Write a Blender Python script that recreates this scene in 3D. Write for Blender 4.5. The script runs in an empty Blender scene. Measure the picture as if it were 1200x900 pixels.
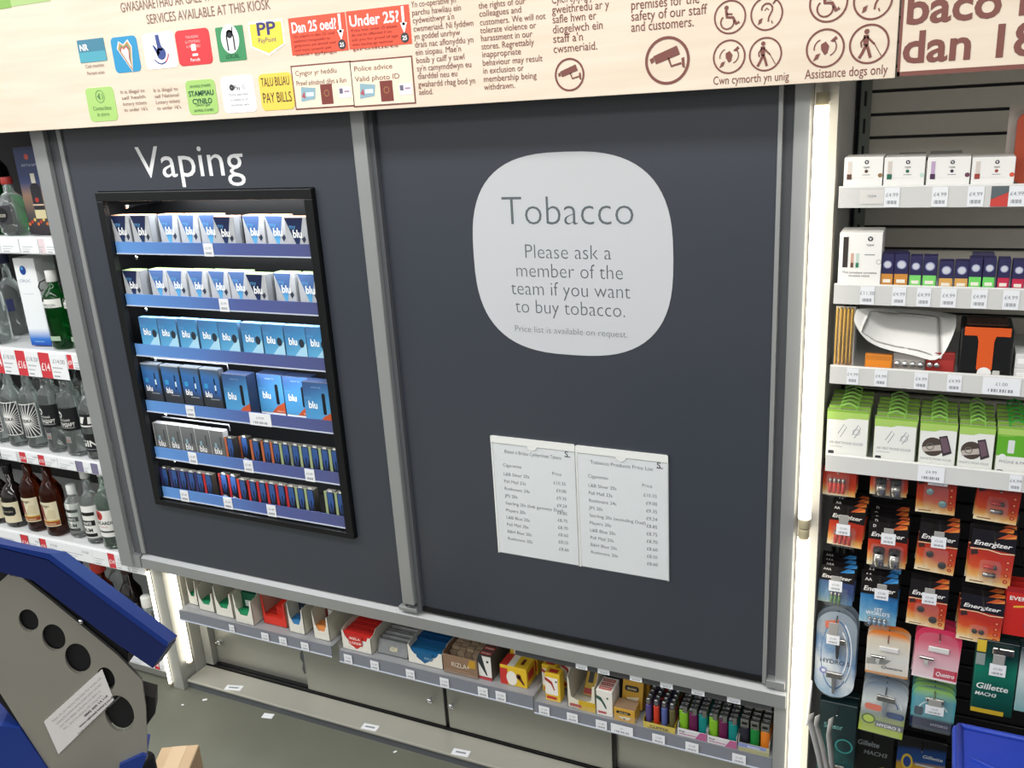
import bpy, bmesh, math, random
from mathutils import Matrix, Vector
random.seed(7)
SC = bpy.context.scene
COL = SC.collection

# ------------------------------------------------------------------ camera, world, lights, exposure
CF, CYAW, CPIT, CROL = 1053.8, -0.45417, 0.305186, 0.061907
CAM = Vector((0.91322, -1.73788, 1.74050))
_fw = Vector((math.sin(CYAW)*math.cos(CPIT), math.cos(CYAW)*math.cos(CPIT), -math.sin(CPIT)))
_r0 = Vector((math.cos(CYAW), -math.sin(CYAW), 0)); _d0 = _fw.cross(_r0)
_rt = _r0*math.cos(CROL) + _d0*math.sin(CROL); _dn = -_r0*math.sin(CROL) + _d0*math.cos(CROL)
cd = bpy.data.cameras.new('camera'); cd.sensor_width = 36; cd.lens = 36*CF/1200; cd.clip_start = .02
cam = bpy.data.objects.new('camera', cd); COL.objects.link(cam)
m4 = Matrix((_rt, -_dn, -_fw)).transposed().to_4x4(); m4.translation = CAM; cam.matrix_world = m4
SC.camera = cam
SC.view_settings.view_transform = 'Standard'; SC.view_settings.look = 'None'
SC.view_settings.gamma = 1; SC.view_settings.use_curve_mapping = False; SC.view_settings.exposure = 0.40

w = bpy.data.worlds.new('store_air'); SC.world = w; w.use_nodes = True
_nt = w.node_tree; _bg = _nt.nodes['Background']      # the lit shop all around: bright shelves at eye level, dim floor below, ceiling above
_tc = _nt.nodes.new('ShaderNodeTexCoord'); _sp = _nt.nodes.new('ShaderNodeSeparateXYZ'); _mr = _nt.nodes.new('ShaderNodeMapRange'); _rp = _nt.nodes.new('ShaderNodeValToRGB')
_mr.inputs[1].default_value = -1; _mr.inputs[2].default_value = 1
_rp.color_ramp.elements[0].position = .40; _rp.color_ramp.elements[0].color = (.07, .07, .065, 1); _rp.color_ramp.elements[1].position = .57; _rp.color_ramp.elements[1].color = (1.0, 1.0, .98, 1)
_e = _rp.color_ramp.elements.new(.80); _e.color = (.55, .57, .58, 1)
_nt.links.new(_tc.outputs['Generated'], _sp.inputs[0]); _nt.links.new(_sp.outputs[2], _mr.inputs[0]); _nt.links.new(_mr.outputs[0], _rp.inputs[0]); _nt.links.new(_rp.outputs[0], _bg.inputs[0])
_bg.inputs[1].default_value = .56

def area(name, loc, tgt, sx, sy, power, col=(1, 1, 1)):
    l = bpy.data.lights.new(name, 'AREA'); l.shape = 'RECTANGLE'; l.size = sx; l.size_y = sy; l.energy = power; l.color = col
    o = bpy.data.objects.new(name, l); COL.objects.link(o); o.location = loc
    o.rotation_euler = (Vector(tgt)-Vector(loc)).to_track_quat('-Z', 'Y').to_euler(); return o
# the shop's ceiling luminaires
area('ceiling_luminaire', (-.2, -1.15, 2.75), (-.2, -1.0, 0), 3.4, .35, 38, (1, .98, .95))
area('ceiling_luminaire', (.2, -3.2, 2.75), (.2, -2.6, 0), 4.0, .5, 44, (1, .98, .95))
area('ceiling_luminaire', (-3.0, -1.6, 2.75), (-2.6, -1.2, .4), 1.2, 2.0, 34, (.95, .98, 1))

# ------------------------------------------------------------------ measuring: where a sight line meets a plane of the shop
def ray(u, v): return _fw + _rt*((u-600)/CF) + _dn*((v-450)/CF)
def P(u, v, y=0.0):
    d = ray(u, v); t = (y-CAM.y)/d.y; q = CAM+d*t; return q.x, q.z
def PX(u, v, y=0.0): return P(u, v, y)[0]
def PZ(u, v, y=0.0): return P(u, v, y)[1]
def PL(u, v, o, n):
    d = ray(u, v); t = (o-CAM).dot(n)/d.dot(n); return CAM+d*t

# ------------------------------------------------------------------ materials
def lin(h):
    h = h.lstrip('#'); c = [int(h[i:i+2], 16)/255 for i in (0, 2, 4)]
    return tuple(x/12.92 if x <= .04045 else ((x+.055)/1.055)**2.4 for x in c)+(1,)
MATS = {}
def mat(name, h, rough=.5, metal=0, spec=.5, noise=0, nscale=30, trans=0, emit=0, ior=1.45, coat=0):
    if name in MATS: return MATS[name]
    m = bpy.data.materials.new(name); m.use_nodes = True; nt = m.node_tree; b = nt.nodes['Principled BSDF']
    b.inputs['Base Color'].default_value = lin(h); b.inputs['Roughness'].default_value = rough
    b.inputs['Metallic'].default_value = metal; b.inputs['Specular IOR Level'].default_value = spec
    b.inputs['Transmission Weight'].default_value = trans; b.inputs['IOR'].default_value = ior
    b.inputs['Coat Weight'].default_value = coat
    if emit: b.inputs['Emission Color'].default_value = lin(h); b.inputs['Emission Strength'].default_value = emit
    if noise:
        tc = nt.nodes.new('ShaderNodeTexCoord'); n = nt.nodes.new('ShaderNodeTexNoise'); n.inputs['Scale'].default_value = nscale; n.inputs['Detail'].default_value = 4
        mx = nt.nodes.new('ShaderNodeMix'); mx.data_type = 'RGBA'; mx.blend_type = 'MULTIPLY'; mx.inputs[0].default_value = noise
        r = nt.nodes.new('ShaderNodeValToRGB'); r.color_ramp.elements[0].position = .3; r.color_ramp.elements[1].position = .7
        r.color_ramp.elements[0].color = (.55, .55, .55, 1)
        nt.links.new(tc.outputs['Object'], n.inputs['Vector']); nt.links.new(n.outputs['Fac'], r.inputs[0])
        mx.inputs[6].default_value = lin(h); nt.links.new(r.outputs[0], mx.inputs[7]); nt.links.new(mx.outputs[2], b.inputs['Base Color'])
    MATS[name] = m; return m
def C(h, rough=.45): return mat('print_'+h.lstrip('#')+('' if rough == .45 else '_%d' % int(rough*100)), h, rough)
def ramp(name, stops, axis='z', rough=.35, tilt=0, wob=0):
    """printed colour run across a part (Generated coordinates)"""
    if name in MATS: return MATS[name]
    m = bpy.data.materials.new(name); m.use_nodes = True; nt = m.node_tree; b = nt.nodes['Principled BSDF']; b.inputs['Roughness'].default_value = rough
    tc = nt.nodes.new('ShaderNodeTexCoord'); s = nt.nodes.new('ShaderNodeSeparateXYZ'); nt.links.new(tc.outputs['Generated'], s.inputs[0])
    val = s.outputs['XYZ'.index(axis.upper())]
    if tilt:
        ma = nt.nodes.new('ShaderNodeMath'); ma.operation = 'MULTIPLY_ADD'; ma.inputs[1].default_value = tilt
        nt.links.new(s.outputs['X' if axis == 'z' else 'Z'], ma.inputs[0]); nt.links.new(val, ma.inputs[2]); val = ma.outputs[0]
    if wob:
        n = nt.nodes.new('ShaderNodeTexNoise'); n.inputs['Scale'].default_value = 5; nt.links.new(tc.outputs['Generated'], n.inputs['Vector'])
        mb_ = nt.nodes.new('ShaderNodeMath'); mb_.operation = 'MULTIPLY_ADD'; mb_.inputs[1].default_value = wob
        nt.links.new(n.outputs['Fac'], mb_.inputs[0]); nt.links.new(val, mb_.inputs[2]); val = mb_.outputs[0]
    r = nt.nodes.new('ShaderNodeValToRGB'); els = r.color_ramp.elements
    while len(els) < len(stops): els.new(.5)
    for e, (p, h) in zip(els, stops): e.position = p; e.color = lin(h)
    nt.links.new(val, r.inputs[0]); nt.links.new(r.outputs[0], b.inputs['Base Color']); MATS[name] = m; return m
def clear(name, fac=.12, tint='#ffffff', rough=.08):
    if name in MATS: return MATS[name]
    m = bpy.data.materials.new(name); m.use_nodes = True; nt = m.node_tree; nt.nodes.clear()
    o = nt.nodes.new('ShaderNodeOutputMaterial'); mx = nt.nodes.new('ShaderNodeMixShader'); t = nt.nodes.new('ShaderNodeBsdfTransparent'); g = nt.nodes.new('ShaderNodeBsdfPrincipled')
    g.inputs['Base Color'].default_value = lin('#d9dde0'); g.inputs['Roughness'].default_value = rough; t.inputs[0].default_value = lin(tint); mx.inputs[0].default_value = fac
    nt.links.new(t.outputs[0], mx.inputs[1]); nt.links.new(g.outputs[0], mx.inputs[2]); nt.links.new(mx.outputs[0], o.inputs[0]); MATS[name] = m; return m
def grain(name, h1, h2, sx, sz, rough=.5):
    if name in MATS: return MATS[name]
    m = bpy.data.materials.new(name); m.use_nodes = True; nt = m.node_tree; b = nt.nodes['Principled BSDF']; b.inputs['Roughness'].default_value = rough
    tc = nt.nodes.new('ShaderNodeTexCoord'); mp = nt.nodes.new('ShaderNodeMapping'); mp.inputs['Scale'].default_value = (sx, sx, sz)
    n = nt.nodes.new('ShaderNodeTexNoise'); n.inputs['Scale'].default_value = 3; n.inputs['Detail'].default_value = 6
    r = nt.nodes.new('ShaderNodeValToRGB'); r.color_ramp.elements[0].color = lin(h1); r.color_ramp.elements[1].color = lin(h2)
    r.color_ramp.elements[0].position = .3; r.color_ramp.elements[1].position = .7
    nt.links.new(tc.outputs['Object'], mp.inputs[0]); nt.links.new(mp.outputs[0], n.inputs['Vector']); nt.links.new(n.outputs['Fac'], r.inputs[0]); nt.links.new(r.outputs[0], b.inputs['Base Color'])
    MATS[name] = m; return m

M_door = mat('slate_laminate', '#393e47', .30, spec=1.0, noise=.08, nscale=4)
M_alu = mat('brushed_aluminium', '#b1b3b3', .38, .55, noise=.12, nscale=8)
M_steel = mat('grey_coated_steel', '#a3a49e', .45, .25, noise=.15, nscale=6)
M_dsteel = mat('dark_grey_channel', '#5d6064', .5, .2, noise=.1)
M_black = mat('black_plastic', '#0f1012', .4, noise=.1)
M_white = mat('white_card', '#eceeee', .5)
M_shelfw = mat('white_enamel_shelf', '#d6d8d8', .35, noise=.06)
M_tick = mat('ticket_paper', '#e9ebee', .5)
M_ink = mat('black_ink', '#33363b', .6)
M_grey = mat('grey_ink', '#8b8f95', .6)
M_clear = clear('clear_plastic', .055)
M_strip = mat('frosted_ticket_rail', '#d3d3d0', .25, noise=.05)
M_chrome = mat('chrome', '#d5d7d8', .14, 1)
M_brown = C('#7a4a42', .55)

# ------------------------------------------------------------------ lettering: glyph shapes of the built-in font
_G = {}
def _raw(s, off):
    cu = bpy.data.curves.new('glyph', 'FONT'); cu.body = s; cu.size = 1; cu.offset = off; cu.resolution_u = 3; cu.fill_mode = 'FRONT'
    o = bpy.data.objects.new('glyph', cu); COL.objects.link(o)
    dg = bpy.context.evaluated_depsgraph_get(); dg.update()
    me = bpy.data.meshes.new_from_object(o.evaluated_get(dg)); vs = [(v.co.x, v.co.y) for v in me.vertices]; fs = [tuple(p.vertices) for p in me.polygons]
    bpy.data.objects.remove(o); bpy.data.curves.remove(cu); bpy.data.meshes.remove(me); return vs, fs
OFF = {'r': 0, 'l': -.014, 'b': .022}
_HW = {}
def glyph(c, var):
    k = (c, var)
    if k not in _G:
        off = OFF[var]
        if var not in _HW: _HW[var] = max(v[0] for v in _raw('H', off)[0])
        if c == ' ': vs, fs = [], []
        else: vs, fs = _raw(c, off)
        adv = max(v[0] for v in _raw(c+'H', off)[0])-_HW[var]
        _G[k] = (vs, fs, adv)
    return _G[k]
def text_geo(s, var='r', track=0):
    x = 0; V = []; F = []
    for c in s:
        vs, fs, adv = glyph(c, var); n = len(V)
        V += [(a+x, b) for a, b in vs]; F += [tuple(i+n for i in f) for f in fs]; x += adv+track
    return V, F, x-track

# ------------------------------------------------------------------ mesh builder
class MB:
    def __init__(s): s.v = []; s.f = []; s.mi = []; s.sm = []; s.mats = []
    def m(s, m):
        if m not in s.mats: s.mats.append(m)
        return s.mats.index(m)
    def add(s, V, F, m, smooth=False):
        n = len(s.v); k = s.m(m); s.v += [tuple(v) for v in V]
        for f in F: s.f.append(tuple(i+n for i in f)); s.mi.append(k); s.sm.append(smooth)
        return s
    def box(s, x0, x1, y0, y1, z0, z1, m, bev=0, seg=2, M=None):
        b = bmesh.new(); bmesh.ops.create_cube(b, size=1)
        for v in b.verts: v.co = Vector(((x0+x1)/2+v.co.x*(x1-x0), (y0+y1)/2+v.co.y*(y1-y0), (z0+z1)/2+v.co.z*(z1-z0)))
        if bev: bmesh.ops.bevel(b, geom=list(b.edges), offset=bev, segments=seg, affect='EDGES', profile=.5)
        if M: bmesh.ops.transform(b, matrix=M, verts=b.verts)
        b.verts.index_update(); s.add([v.co for v in b.verts], [[v.index for v in f.verts] for f in b.faces], m); b.free(); return s
    def ext(s, pts, dvec, m, m_side=None):
        """extrude a 3-D polygon along dvec"""
        n = len(pts); pts = [Vector(p) for p in pts]; d = Vector(dvec); V = pts+[p+d for p in pts]
        s.add(V, [tuple(range(n)), tuple(range(2*n-1, n-1, -1))], m)
        s.add(V, [(i, i+n, (i+1) % n+n, (i+1) % n) for i in range(n)], m_side or m); return s
    def prism(s, pts, y0, y1, m): return s.ext([(x, y0, z) for x, z in pts], (0, y1-y0, 0), m)
    def fpoly(s, pts, y, m): return s.add([(x, y, z) for x, z in pts], [tuple(range(len(pts)))], m)
    def rect(s, x0, x1, z0, z1, y, m): return s.fpoly([(x0, z0), (x1, z0), (x1, z1), (x0, z1)], y, m)
    def disc(s, cx, cz, r, y, m, n=24, rz=None): return s.fpoly([(cx+r*math.cos(2*math.pi*i/n), cz+(rz or r)*math.sin(2*math.pi*i/n)) for i in range(n)], y, m)
    def ring(s, cx, cz, r, w, y, m, n=36, a0=0, a1=360, rz=None):
        k = (rz or r)/r; V = []; F = []; full = a1-a0 >= 360
        for i in range(n+1):
            a = math.radians(a0+(a1-a0)*i/n)
            for q in (r-w/2, r+w/2): V.append((cx+q*math.cos(a), y, cz+q*k*math.sin(a)))
        return s.add(V, [(2*i, 2*i+1, 2*i+3, 2*i+2) for i in range(n)], m)
    def stroke(s, pts, w, y, m):
        V = []; n = len(pts)
        for i, (x, z) in enumerate(pts):
            a = pts[max(0, i-1)]; b = pts[min(n-1, i+1)]; dx, dz = b[0]-a[0], b[1]-a[1]; L = math.hypot(dx, dz) or 1
            V += [(x-dz/L*w/2, y, z+dx/L*w/2), (x+dz/L*w/2, y, z-dx/L*w/2)]
        return s.add(V, [(2*i, 2*i+1, 2*i+3, 2*i+2) for i in range(n-1)], m)
    def rrect(s, x0, x1, z0, z1, r, y, m, depth=0, n=4):
        pts = rr(x0, x1, z0, z1, r, n)
        return s.prism(pts, y, y+depth, m) if depth else s.fpoly(pts, y, m)
    def text(s, t, o, size, m, ux=(1, 0, 0), uz=(0, 0, 1), align='l', var='r', width=None, shear=0, track=0, xs=1):
        V, F, W = text_geo(t, var, track); k = size*xs
        if width: k = width/max(W, .01)
        off = {'l': 0, 'c': -W/2, 'r': -W}[align]; o = Vector(o); ux = Vector(ux); uz = Vector(uz)
        return s.add([o+ux*((a+off+b*shear)*k)+uz*(b*size) for a, b in V], F, m)
    def ft(s, t, x, z, size, y, m, **kw): return s.text(t, (x, y, z), size, m, **kw)
    def lathe(s, prof, m, c=(0, 0, 0), n=24, sq=0, smooth=True, mats=None, axis='z', sx=1, sy=1):
        V = []; F = []
        for r, z in prof:
            for i in range(n):
                a = 2*math.pi*(i+.5)/n; ca, sa = math.cos(a), math.sin(a)
                k = 1 if not sq else 1/(abs(ca)**sq+abs(sa)**sq)**(1/sq)
                x, y = r*k*ca*sx, r*k*sa*sy
                V.append((c[0]+x, c[1]+y, c[2]+z) if axis == 'z' else ((c[0]+z, c[1]+x, c[2]+y) if axis == 'x' else (c[0]+x, c[1]+z, c[2]+y)))
        for j in range(len(prof)-1):
            for i in range(n): F.append((j*n+i, j*n+(i+1) % n, (j+1)*n+(i+1) % n, (j+1)*n+i))
        if prof[0][0] > 1e-5: F.append(tuple(range(n-1, -1, -1)))
        if prof[-1][0] > 1e-5: F.append(tuple(range((len(prof)-1)*n, len(prof)*n)))
        return s.add(V, F, m, smooth)
    def tube(s, pts, r, m, n=8):
        pts = [Vector(p) for p in pts]; V = []; F = []
        for i, p in enumerate(pts):
            t = (pts[min(i+1, len(pts)-1)]-pts[max(i-1, 0)]).normalized(); a = t.orthogonal().normalized()
            if i and abs(pa.dot(t)) < .99: a = (pa-t*pa.dot(t)).normalized()
            pa = a; b = t.cross(a)
            V += [p+a*(r*math.cos(2*math.pi*k/n))+b*(r*math.sin(2*math.pi*k/n)) for k in range(n)]
        for i in range(len(pts)-1):
            for k in range(n): F.append((i*n+k, i*n+(k+1) % n, (i+1)*n+(k+1) % n, (i+1)*n+k))
        F += [tuple(range(n-1, -1, -1)), tuple(range((len(pts)-1)*n, len(pts)*n))]
        return s.add(V, F, m, True)
    def build(s, name, parent=None, loc=None, rot=None, smooth_angle=True):
        me = bpy.data.meshes.new(name); me.from_pydata(s.v, [], s.f)
        for m in s.mats: me.materials.append(m)
        me.polygons.foreach_set('material_index', s.mi); me.polygons.foreach_set('use_smooth', s.sm); me.update()
        b = bmesh.new(); b.from_mesh(me)
        closed = [f for f in b.faces if all(len(e.link_faces) == 2 for e in f.edges)]
        if closed: bmesh.ops.recalc_face_normals(b, faces=closed)
        b.to_mesh(me); b.free()
        o = bpy.data.objects.new(name, me); COL.objects.link(o)
        if loc: o.location = loc
        if rot: o.rotation_euler = rot
        if parent: o.parent = parent
        return o
def rr(x0, x1, z0, z1, r, n=4):
    pts = []
    for cx, cz, a in ((x1-r, z1-r, 0), (x0+r, z1-r, 90), (x0+r, z0+r, 180), (x1-r, z0+r, 270)):
        for i in range(n+1): t = math.radians(a+90*i/n); pts.append((cx+r*math.cos(t), cz+r*math.sin(t)))
    return pts
def tag(o, label=None, cat=None, group=None, kind=None):
    if label: o['label'] = label
    if cat: o['category'] = cat
    if group: o['group'] = group
    if kind: o['kind'] = kind
    return o
def thing(name, label, cat, loc=(0, 0, 0), group=None, rot=None):
    o = bpy.data.objects.new(name, None); COL.objects.link(o); o.location = loc; o.empty_display_size = .03
    if rot: o.rotation_euler = rot
    return tag(o, label, cat, group)
def copy_tree(o, parent=None):
    c = o.copy(); COL.objects.link(c)
    if parent: c.parent = parent
    for ch in list(o.children): copy_tree(ch, c)
    return c
ORD = ['first', 'second', 'third', 'fourth', 'fifth', 'sixth', 'seventh', 'eighth', 'ninth', 'tenth', 'eleventh', 'twelfth', 'thirteenth', 'fourteenth', 'fifteenth', 'sixteenth', 'seventeenth', 'eighteenth', 'nineteenth', 'twentieth', 'twenty-first', 'twenty-second']
class Proto:
    """first use moves the built thing itself, later uses copy it with its parts"""
    def __init__(s, root): s.root = root; s.used = False
    def put(s, loc, label, cat=None, group=None, rot=None):
        o = copy_tree(s.root) if s.used else s.root; s.used = True
        o.location = loc; o['label'] = label
        if cat: o['category'] = cat
        if group: o['group'] = group
        if rot: o.rotation_euler = rot
        return o
# ================================================================== THE SETTING
M_floor = mat('grey_vinyl_floor', '#6b6d60', .55, noise=.25, nscale=7)
tag(MB().box(-4.5, 3.5, -3.6, .7, -.05, 0, M_floor).build('floor'), kind='structure')
tag(MB().box(-4.5, 3.5, .62, .7, 0, 2.9, mat('shop_wall_paint', '#55565a', .7, noise=.1, nscale=3)).build('wall_back'), kind='structure')

# ================================================================== TOBACCO KIOSK
kiosk = thing('kiosk_cabinet', 'tall grey kiosk cabinet with two slate sliding doors and aluminium trim', 'cabinet', (0, 0, 0))
YD = 0.0                                   # face of the doors
# carcass: back, sides, dark interior
k = MB(); k.box(-1.205, .70, .42, .44, 0, 2.1, M_dsteel); k.box(-1.215, -1.165, .06, .42, 0, 2.1, M_steel); k.box(.665, .70, .06, .42, 0, 2.1, M_steel)
k.box(-1.165, .665, .06, .42, .478, .483, M_dsteel); k.build('carcass', kiosk)
# left front frame: flat silver strip, dark recess, thin inner trim
k = MB(); k.box(-1.312, -1.262, -.022, -.006, .437, 2.1, M_alu, .002); k.build('frame_strip', kiosk)
k = MB(); k.box(-1.262, -1.232, -.006, -.002, .482, 2.1, M_dsteel); k.build('door_channel', kiosk)
k = MB(); k.box(-1.232, -1.216, -.006, .03, .485, 2.1, M_alu, .002); k.build('trim_strip', kiosk)
# lower left post with return
k = MB(); k.box(-1.216, -1.170, .0, .06, 0, .44, M_steel, .002); k.build('lower_post', kiosk)
# right front frame: trim, dark recess, wide silver pilaster
k = MB(); k.box(.633, .641, -.006, .03, .487, 2.1, M_alu, .001); k.build('trim_strip', kiosk)
k = MB(); k.box(.641, .662, .012, .045, .487, 2.1, M_dsteel); k.build('door_channel', kiosk)
k = MB(); k.box(.660, .6885, -.004, .06, .0, 2.1, M_alu, .002); k.build('pilaster', kiosk)
# bottom rail under the doors: sloped top lip, face, under-channel with ticket holders
k = MB(); k.ext([(-1.231, -.012, .437), (-1.231, -.012, .470), (-1.231, .006, .481), (-1.231, .05, .481), (-1.231, .05, .437)], (1.916, 0, 0), M_alu); k.box(-1.30, -1.234, -.014, -.005, .437, .478, M_alu)
rail = k.build('bottom_rail', kiosk)
k = MB(); k.box(-.30, -.245, -.014, .02, .483, .495, M_alu, .002); k.box(.642, .682, -.010, .03, .483, .50, M_alu, .001); k.build('rail_stop', kiosk)
k = MB(); k.box(.03, .655, -.004, .004, .417, .437, mat('dark_ticket_channel', '#4a4a4c', .35)); k.build('under_rail_channel', kiosk)
def mini_ticket(b, x0, x1, z0, z1, y, price=None):
    b.rect(x0, x1, z0, z1, y, M_tick); W = x1-x0; H = z1-z0
    if price and W > .02: b.ft(price, (x0+x1)/2, z0+H*.54, H*.27, y-.0004, M_grey, align='c')
    n = 9
    for i in range(n): b.rect(x0+W*(.16+.075*i), x0+W*(.16+.075*i+(.05 if i % 3 else .025)), z0+H*.16, z0+H*.34, y-.0004, M_grey)
for u, v in ((681, 769), (707, 777), (745, 786), (781, 794), (818, 803), (860, 813)):
    x = PX(u, v, -.006); k = MB(); mini_ticket(k, x-.015, x+.015, .419, .437, -.0062); k.build('price_ticket', kiosk)
# plinth ledge and the recessed low cupboard doors
k = MB(); k.box(-1.163, .688, .012, .0985, .026, .034, mat('pale_plinth_steel', '#b9b7ac', .36, .35, noise=.12, nscale=9), .002); k.build('plinth_ledge', kiosk)
k = MB(); k.box(-1.163, .688, .018, .098, 0, .0258, M_dsteel); k.build('plinth_base', kiosk)  # shade under the ledge put into the dark steel colour
k = MB(); k.box(-1.163, .664, .100, .106, .0, .039, M_black); k.box(-1.163, .664, .112, .120, .0, .039, M_black); k.box(-1.163, .664, .106, .150, .0, .034, M_dsteel); k.build('sliding_track', kiosk)
def cup(x0, x1, y, h, handle_x=None, lock=True):
    d = MB().box(x0, x1, y, y+.012, .040, h, mat('satin_door_steel', '#a8a89f', .36, .55, noise=.15, nscale=5), .0015).build('cupboard_door', kiosk)
    if handle_x is not None:
        b = MB(); zc = .122
        b.lathe([(.009, 0), (.009, .004), (.005, .005), (.005, .014), (0, .014)], M_chrome, (handle_x, y-.014, zc), 14, axis='y')
        b.tube([(handle_x-.001, y-.014, zc), (handle_x+.004, y-.024, zc+.008), (handle_x+.012, y-.028, zc+.014)], .0035, M_chrome); b.build('lock_knob', d)
    return d
cup(-1.13, -.72, .122, .272, -1.105); cup(-.752, -.264, .104, .272, -.305)
cup(-.252, .238, .104, .272, -.235); cup(.20, .664, .122, .272)
k = MB(); k.box(-1.163, -1.131, .10, .15, .034, .272, M_steel); k.build('cupboard_jamb', kiosk)
k = MB(); k.box(-.264, -.252, .110, .14, .034, .272, M_black); k.build('cupboard_jamb', kiosk)
k = MB(); k.box(.239, .246, .110, .1215, .039, .272, M_black); k.build('cupboard_jamb', kiosk)
k = MB()
random.seed(3)
z = .275
pts = [(-.735, .20), (-.742, .185), (-.758, .165), (-.770, .150), (-.772, .135), (-.764, .118), (-.770, .095), (-.765, .082)]
k.stroke(pts, .020, .1214, M_dsteel)
k.build('scuff_mark', kiosk)
# stickers peeling on the ledge
for (u, v, L, a) in ((274, 806, .055, .25), (433, 853, .05, .1), (540, 882, .05, .1)):
    d = ray(u, v); t = (.0345-CAM.z)/d.z; q = CAM+d*t
    b = MB().box(-L/2, L/2, -.012, .012, 0, .0008, M_tick); b.box(-L*.3, L*.3, -.003, .003, .0008, .0012, M_grey)
    b.build('ledge_sticker', kiosk, (q.x, min(max(q.y, .028), .095), .0342), (0, 0, a))
# centre post (handle profile of the left door)
k = MB(); k.box(-.288, -.280, -.010, .012, .487, 2.1, M_alu, .001); k.box(-.280, -.245, -.022, .012, .51, 2.1, M_alu, .003); k.box(-.245, -.232, -.008, .012, .49, 2.1, M_dsteel); k.build('centre_post', kiosk)

# doors -------------------------------------------------------------
DX0, DX1, DZ0, DZ1 = -1.123, -.414, .667, 1.575      # display opening (outer edge of its frame)
ld = MB(); o_ = (-1.216, -.288, .483, 2.1)
for (x0, x1, z0, z1) in ((o_[0], DX0, o_[2], o_[3]), (DX1, o_[1], o_[2], o_[3]), (DX0, DX1, o_[2], DZ0), (DX0, DX1, DZ1, o_[3])):
    ld.box(x0, x1, 0, .018, z0, z1, M_door)
ldoor = ld.build('sliding_door', kiosk); ldoor['label'] = 'left slate door with a display opening'
rd = MB().box(-.240, .632, 0.004, .022, .495, 2.1, M_door).build('sliding_door', kiosk); rd['label'] = 'right slate door with a round sign'
k = MB(); k.box(-.24, .632, -.002, .024, .486, .499, M_black); k.build('door_seal', kiosk)
# "Vaping" lettering
x0, z0 = P(167, 203, 0); x1 = PX(292, 215, 0); k = MB()
k.ft('Vaping', PX(163, 203), PZ(215, 206, 0)-.002, .112, -.0006, mat('white_vinyl', '#f2f3f4', .4), width=PX(290, 212)-PX(164, 203), var='r'); k.build('lettering', ldoor)
# round sign
SX, SZ = .213, 1.4215
def squircle(cx, cz, a, b, n=72, e=2.75):
    out = []
    for i in range(n):
        t = 2*math.pi*i/n; c, s_ = math.cos(t), math.sin(t)
        out.append((cx+a*math.copysign(abs(c)**(2/e), c), cz+b*math.copysign(abs(s_)**(2/e), s_)))
    return out
k = MB(); sq = squircle(SX, SZ, .2235, .2135)
k.prism(sq, .0028, .0042, mat('pale_grey_vinyl', '#c2c5c8', .45))
ik = C('#5d666a'); yy = .0024
def line(t, u0, v0, u1, v1, size, var='l', m=ik):
    a = P(u0, v0, yy); b = P(u1, v1, yy); k.ft(t, a[0], (a[1]+b[1])/2, size, yy, m, width=b[0]-a[0], var=var)
line('Tobacco', 588, 261, 745, 266, .087, 'l')
line('Please ask a', 614, 301, 717, 306, .044); line('member of the', 604, 323, 731, 329, .044)
line('team if you want', 599, 344, 739, 351, .044); line('to buy tobacco.', 604, 365, 734, 373, .044)
line('Price list is available on request.', 603, 388, 736, 396, .0205)
k.build('round_sign', rd)

# price lists in clear wallets, hung as a pair -------------------------
def wallet(x0, x1, z0, z1, title, items, label):
    t = thing('price_list', label, 'notice', ((x0+x1)/2, .0036, z0), 'price lists on the right door'); W = x1-x0; H = z1-z0; a = -W/2
    b = MB().box(a+.002, W/2-.002, -.0022, -.0012, .001, H-.012, mat('list_paper', '#dfe3e4', .5)); b.build('paper_sheet', t)
    b = MB(); y = -.0026
    b.ft(title, a+W*.16, H*.868, .0125, y, C('#5a5f66'), width=W*.68)
    b.ft('Cigarettes', a+W*.13, H*.755, .0115, y, C('#5a5f66')); b.ft('Price', W/2-W*.28, H*.735, .0115, y, C('#5a5f66'))
    pr = ['£10.35', '£9.00', '£9.35', '£9.24', '£8.85', '£8.75', '£8.70', '£8.60', '£8.55', '£8.60']
    for i, (n_, p_) in enumerate(zip(items, pr)):
        z = H*(.68-.0615*i); b.ft(n_, a+W*.13, z, .0115, y, C('#5a5f66')); b.ft(p_, W/2-W*.12, z-.006, .0115, y, C('#5a5f66'), align='r')
    b.ft('S', W/2-.026, H*.895, .020, y, M_ink, var='b'); b.rect(W/2-.026, W/2-.012, H*.893, H*.900, y, M_ink)
    b.build('lettering', t)
    b = MB(); b.box(a, W/2, -.0036, -.0030, 0, H-.010, clear('wallet_film', .10, rough=.15)); b.box(a, W/2, -.0045, 0, H-.016, H, mat('wallet_edge', '#e4e6e2', .35))
    b.prism([(.012*math.cos(math.radians(q)), H-.016+.010*math.sin(math.radians(q))) for q in range(180, 361, 20)], -.0042, -.0031, mat('wallet_edge', '#e4e6e2'))
    b.box(a, a+.003, -.004, 0, 0, H, mat('wallet_edge', '#e4e6e2')); b.box(W/2-.002, W/2, -.004, 0, 0, H, mat('wallet_seam', '#b9bdbd', .4)); b.build('clear_wallet', t)
it = ['L&B Silver 20s', 'Pall Mall 23s', 'Rothmans 24s', 'JPS 20s', 'Sterling 20s (%s)', 'Players 20s', 'L&B Blue 20s', 'Pall Mall 20s', 'B&H Blue 20s', 'Rothmans 20s']
wallet(0.0, .2105, .6965, 1.000, 'Rhestr o Brisiau Cynhyrchion Tybaco', [i.replace('%s', 'heb gynnwys Dual') for i in it], 'left white price list in a clear wallet, its title running close to the edge')
wallet(.2115, .424, .6965, .999, 'Tobacco Products Price List', [i.replace('%s', 'excluding Dual') for i in it], 'right white price list in a clear wallet, with the shorter title')

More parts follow.
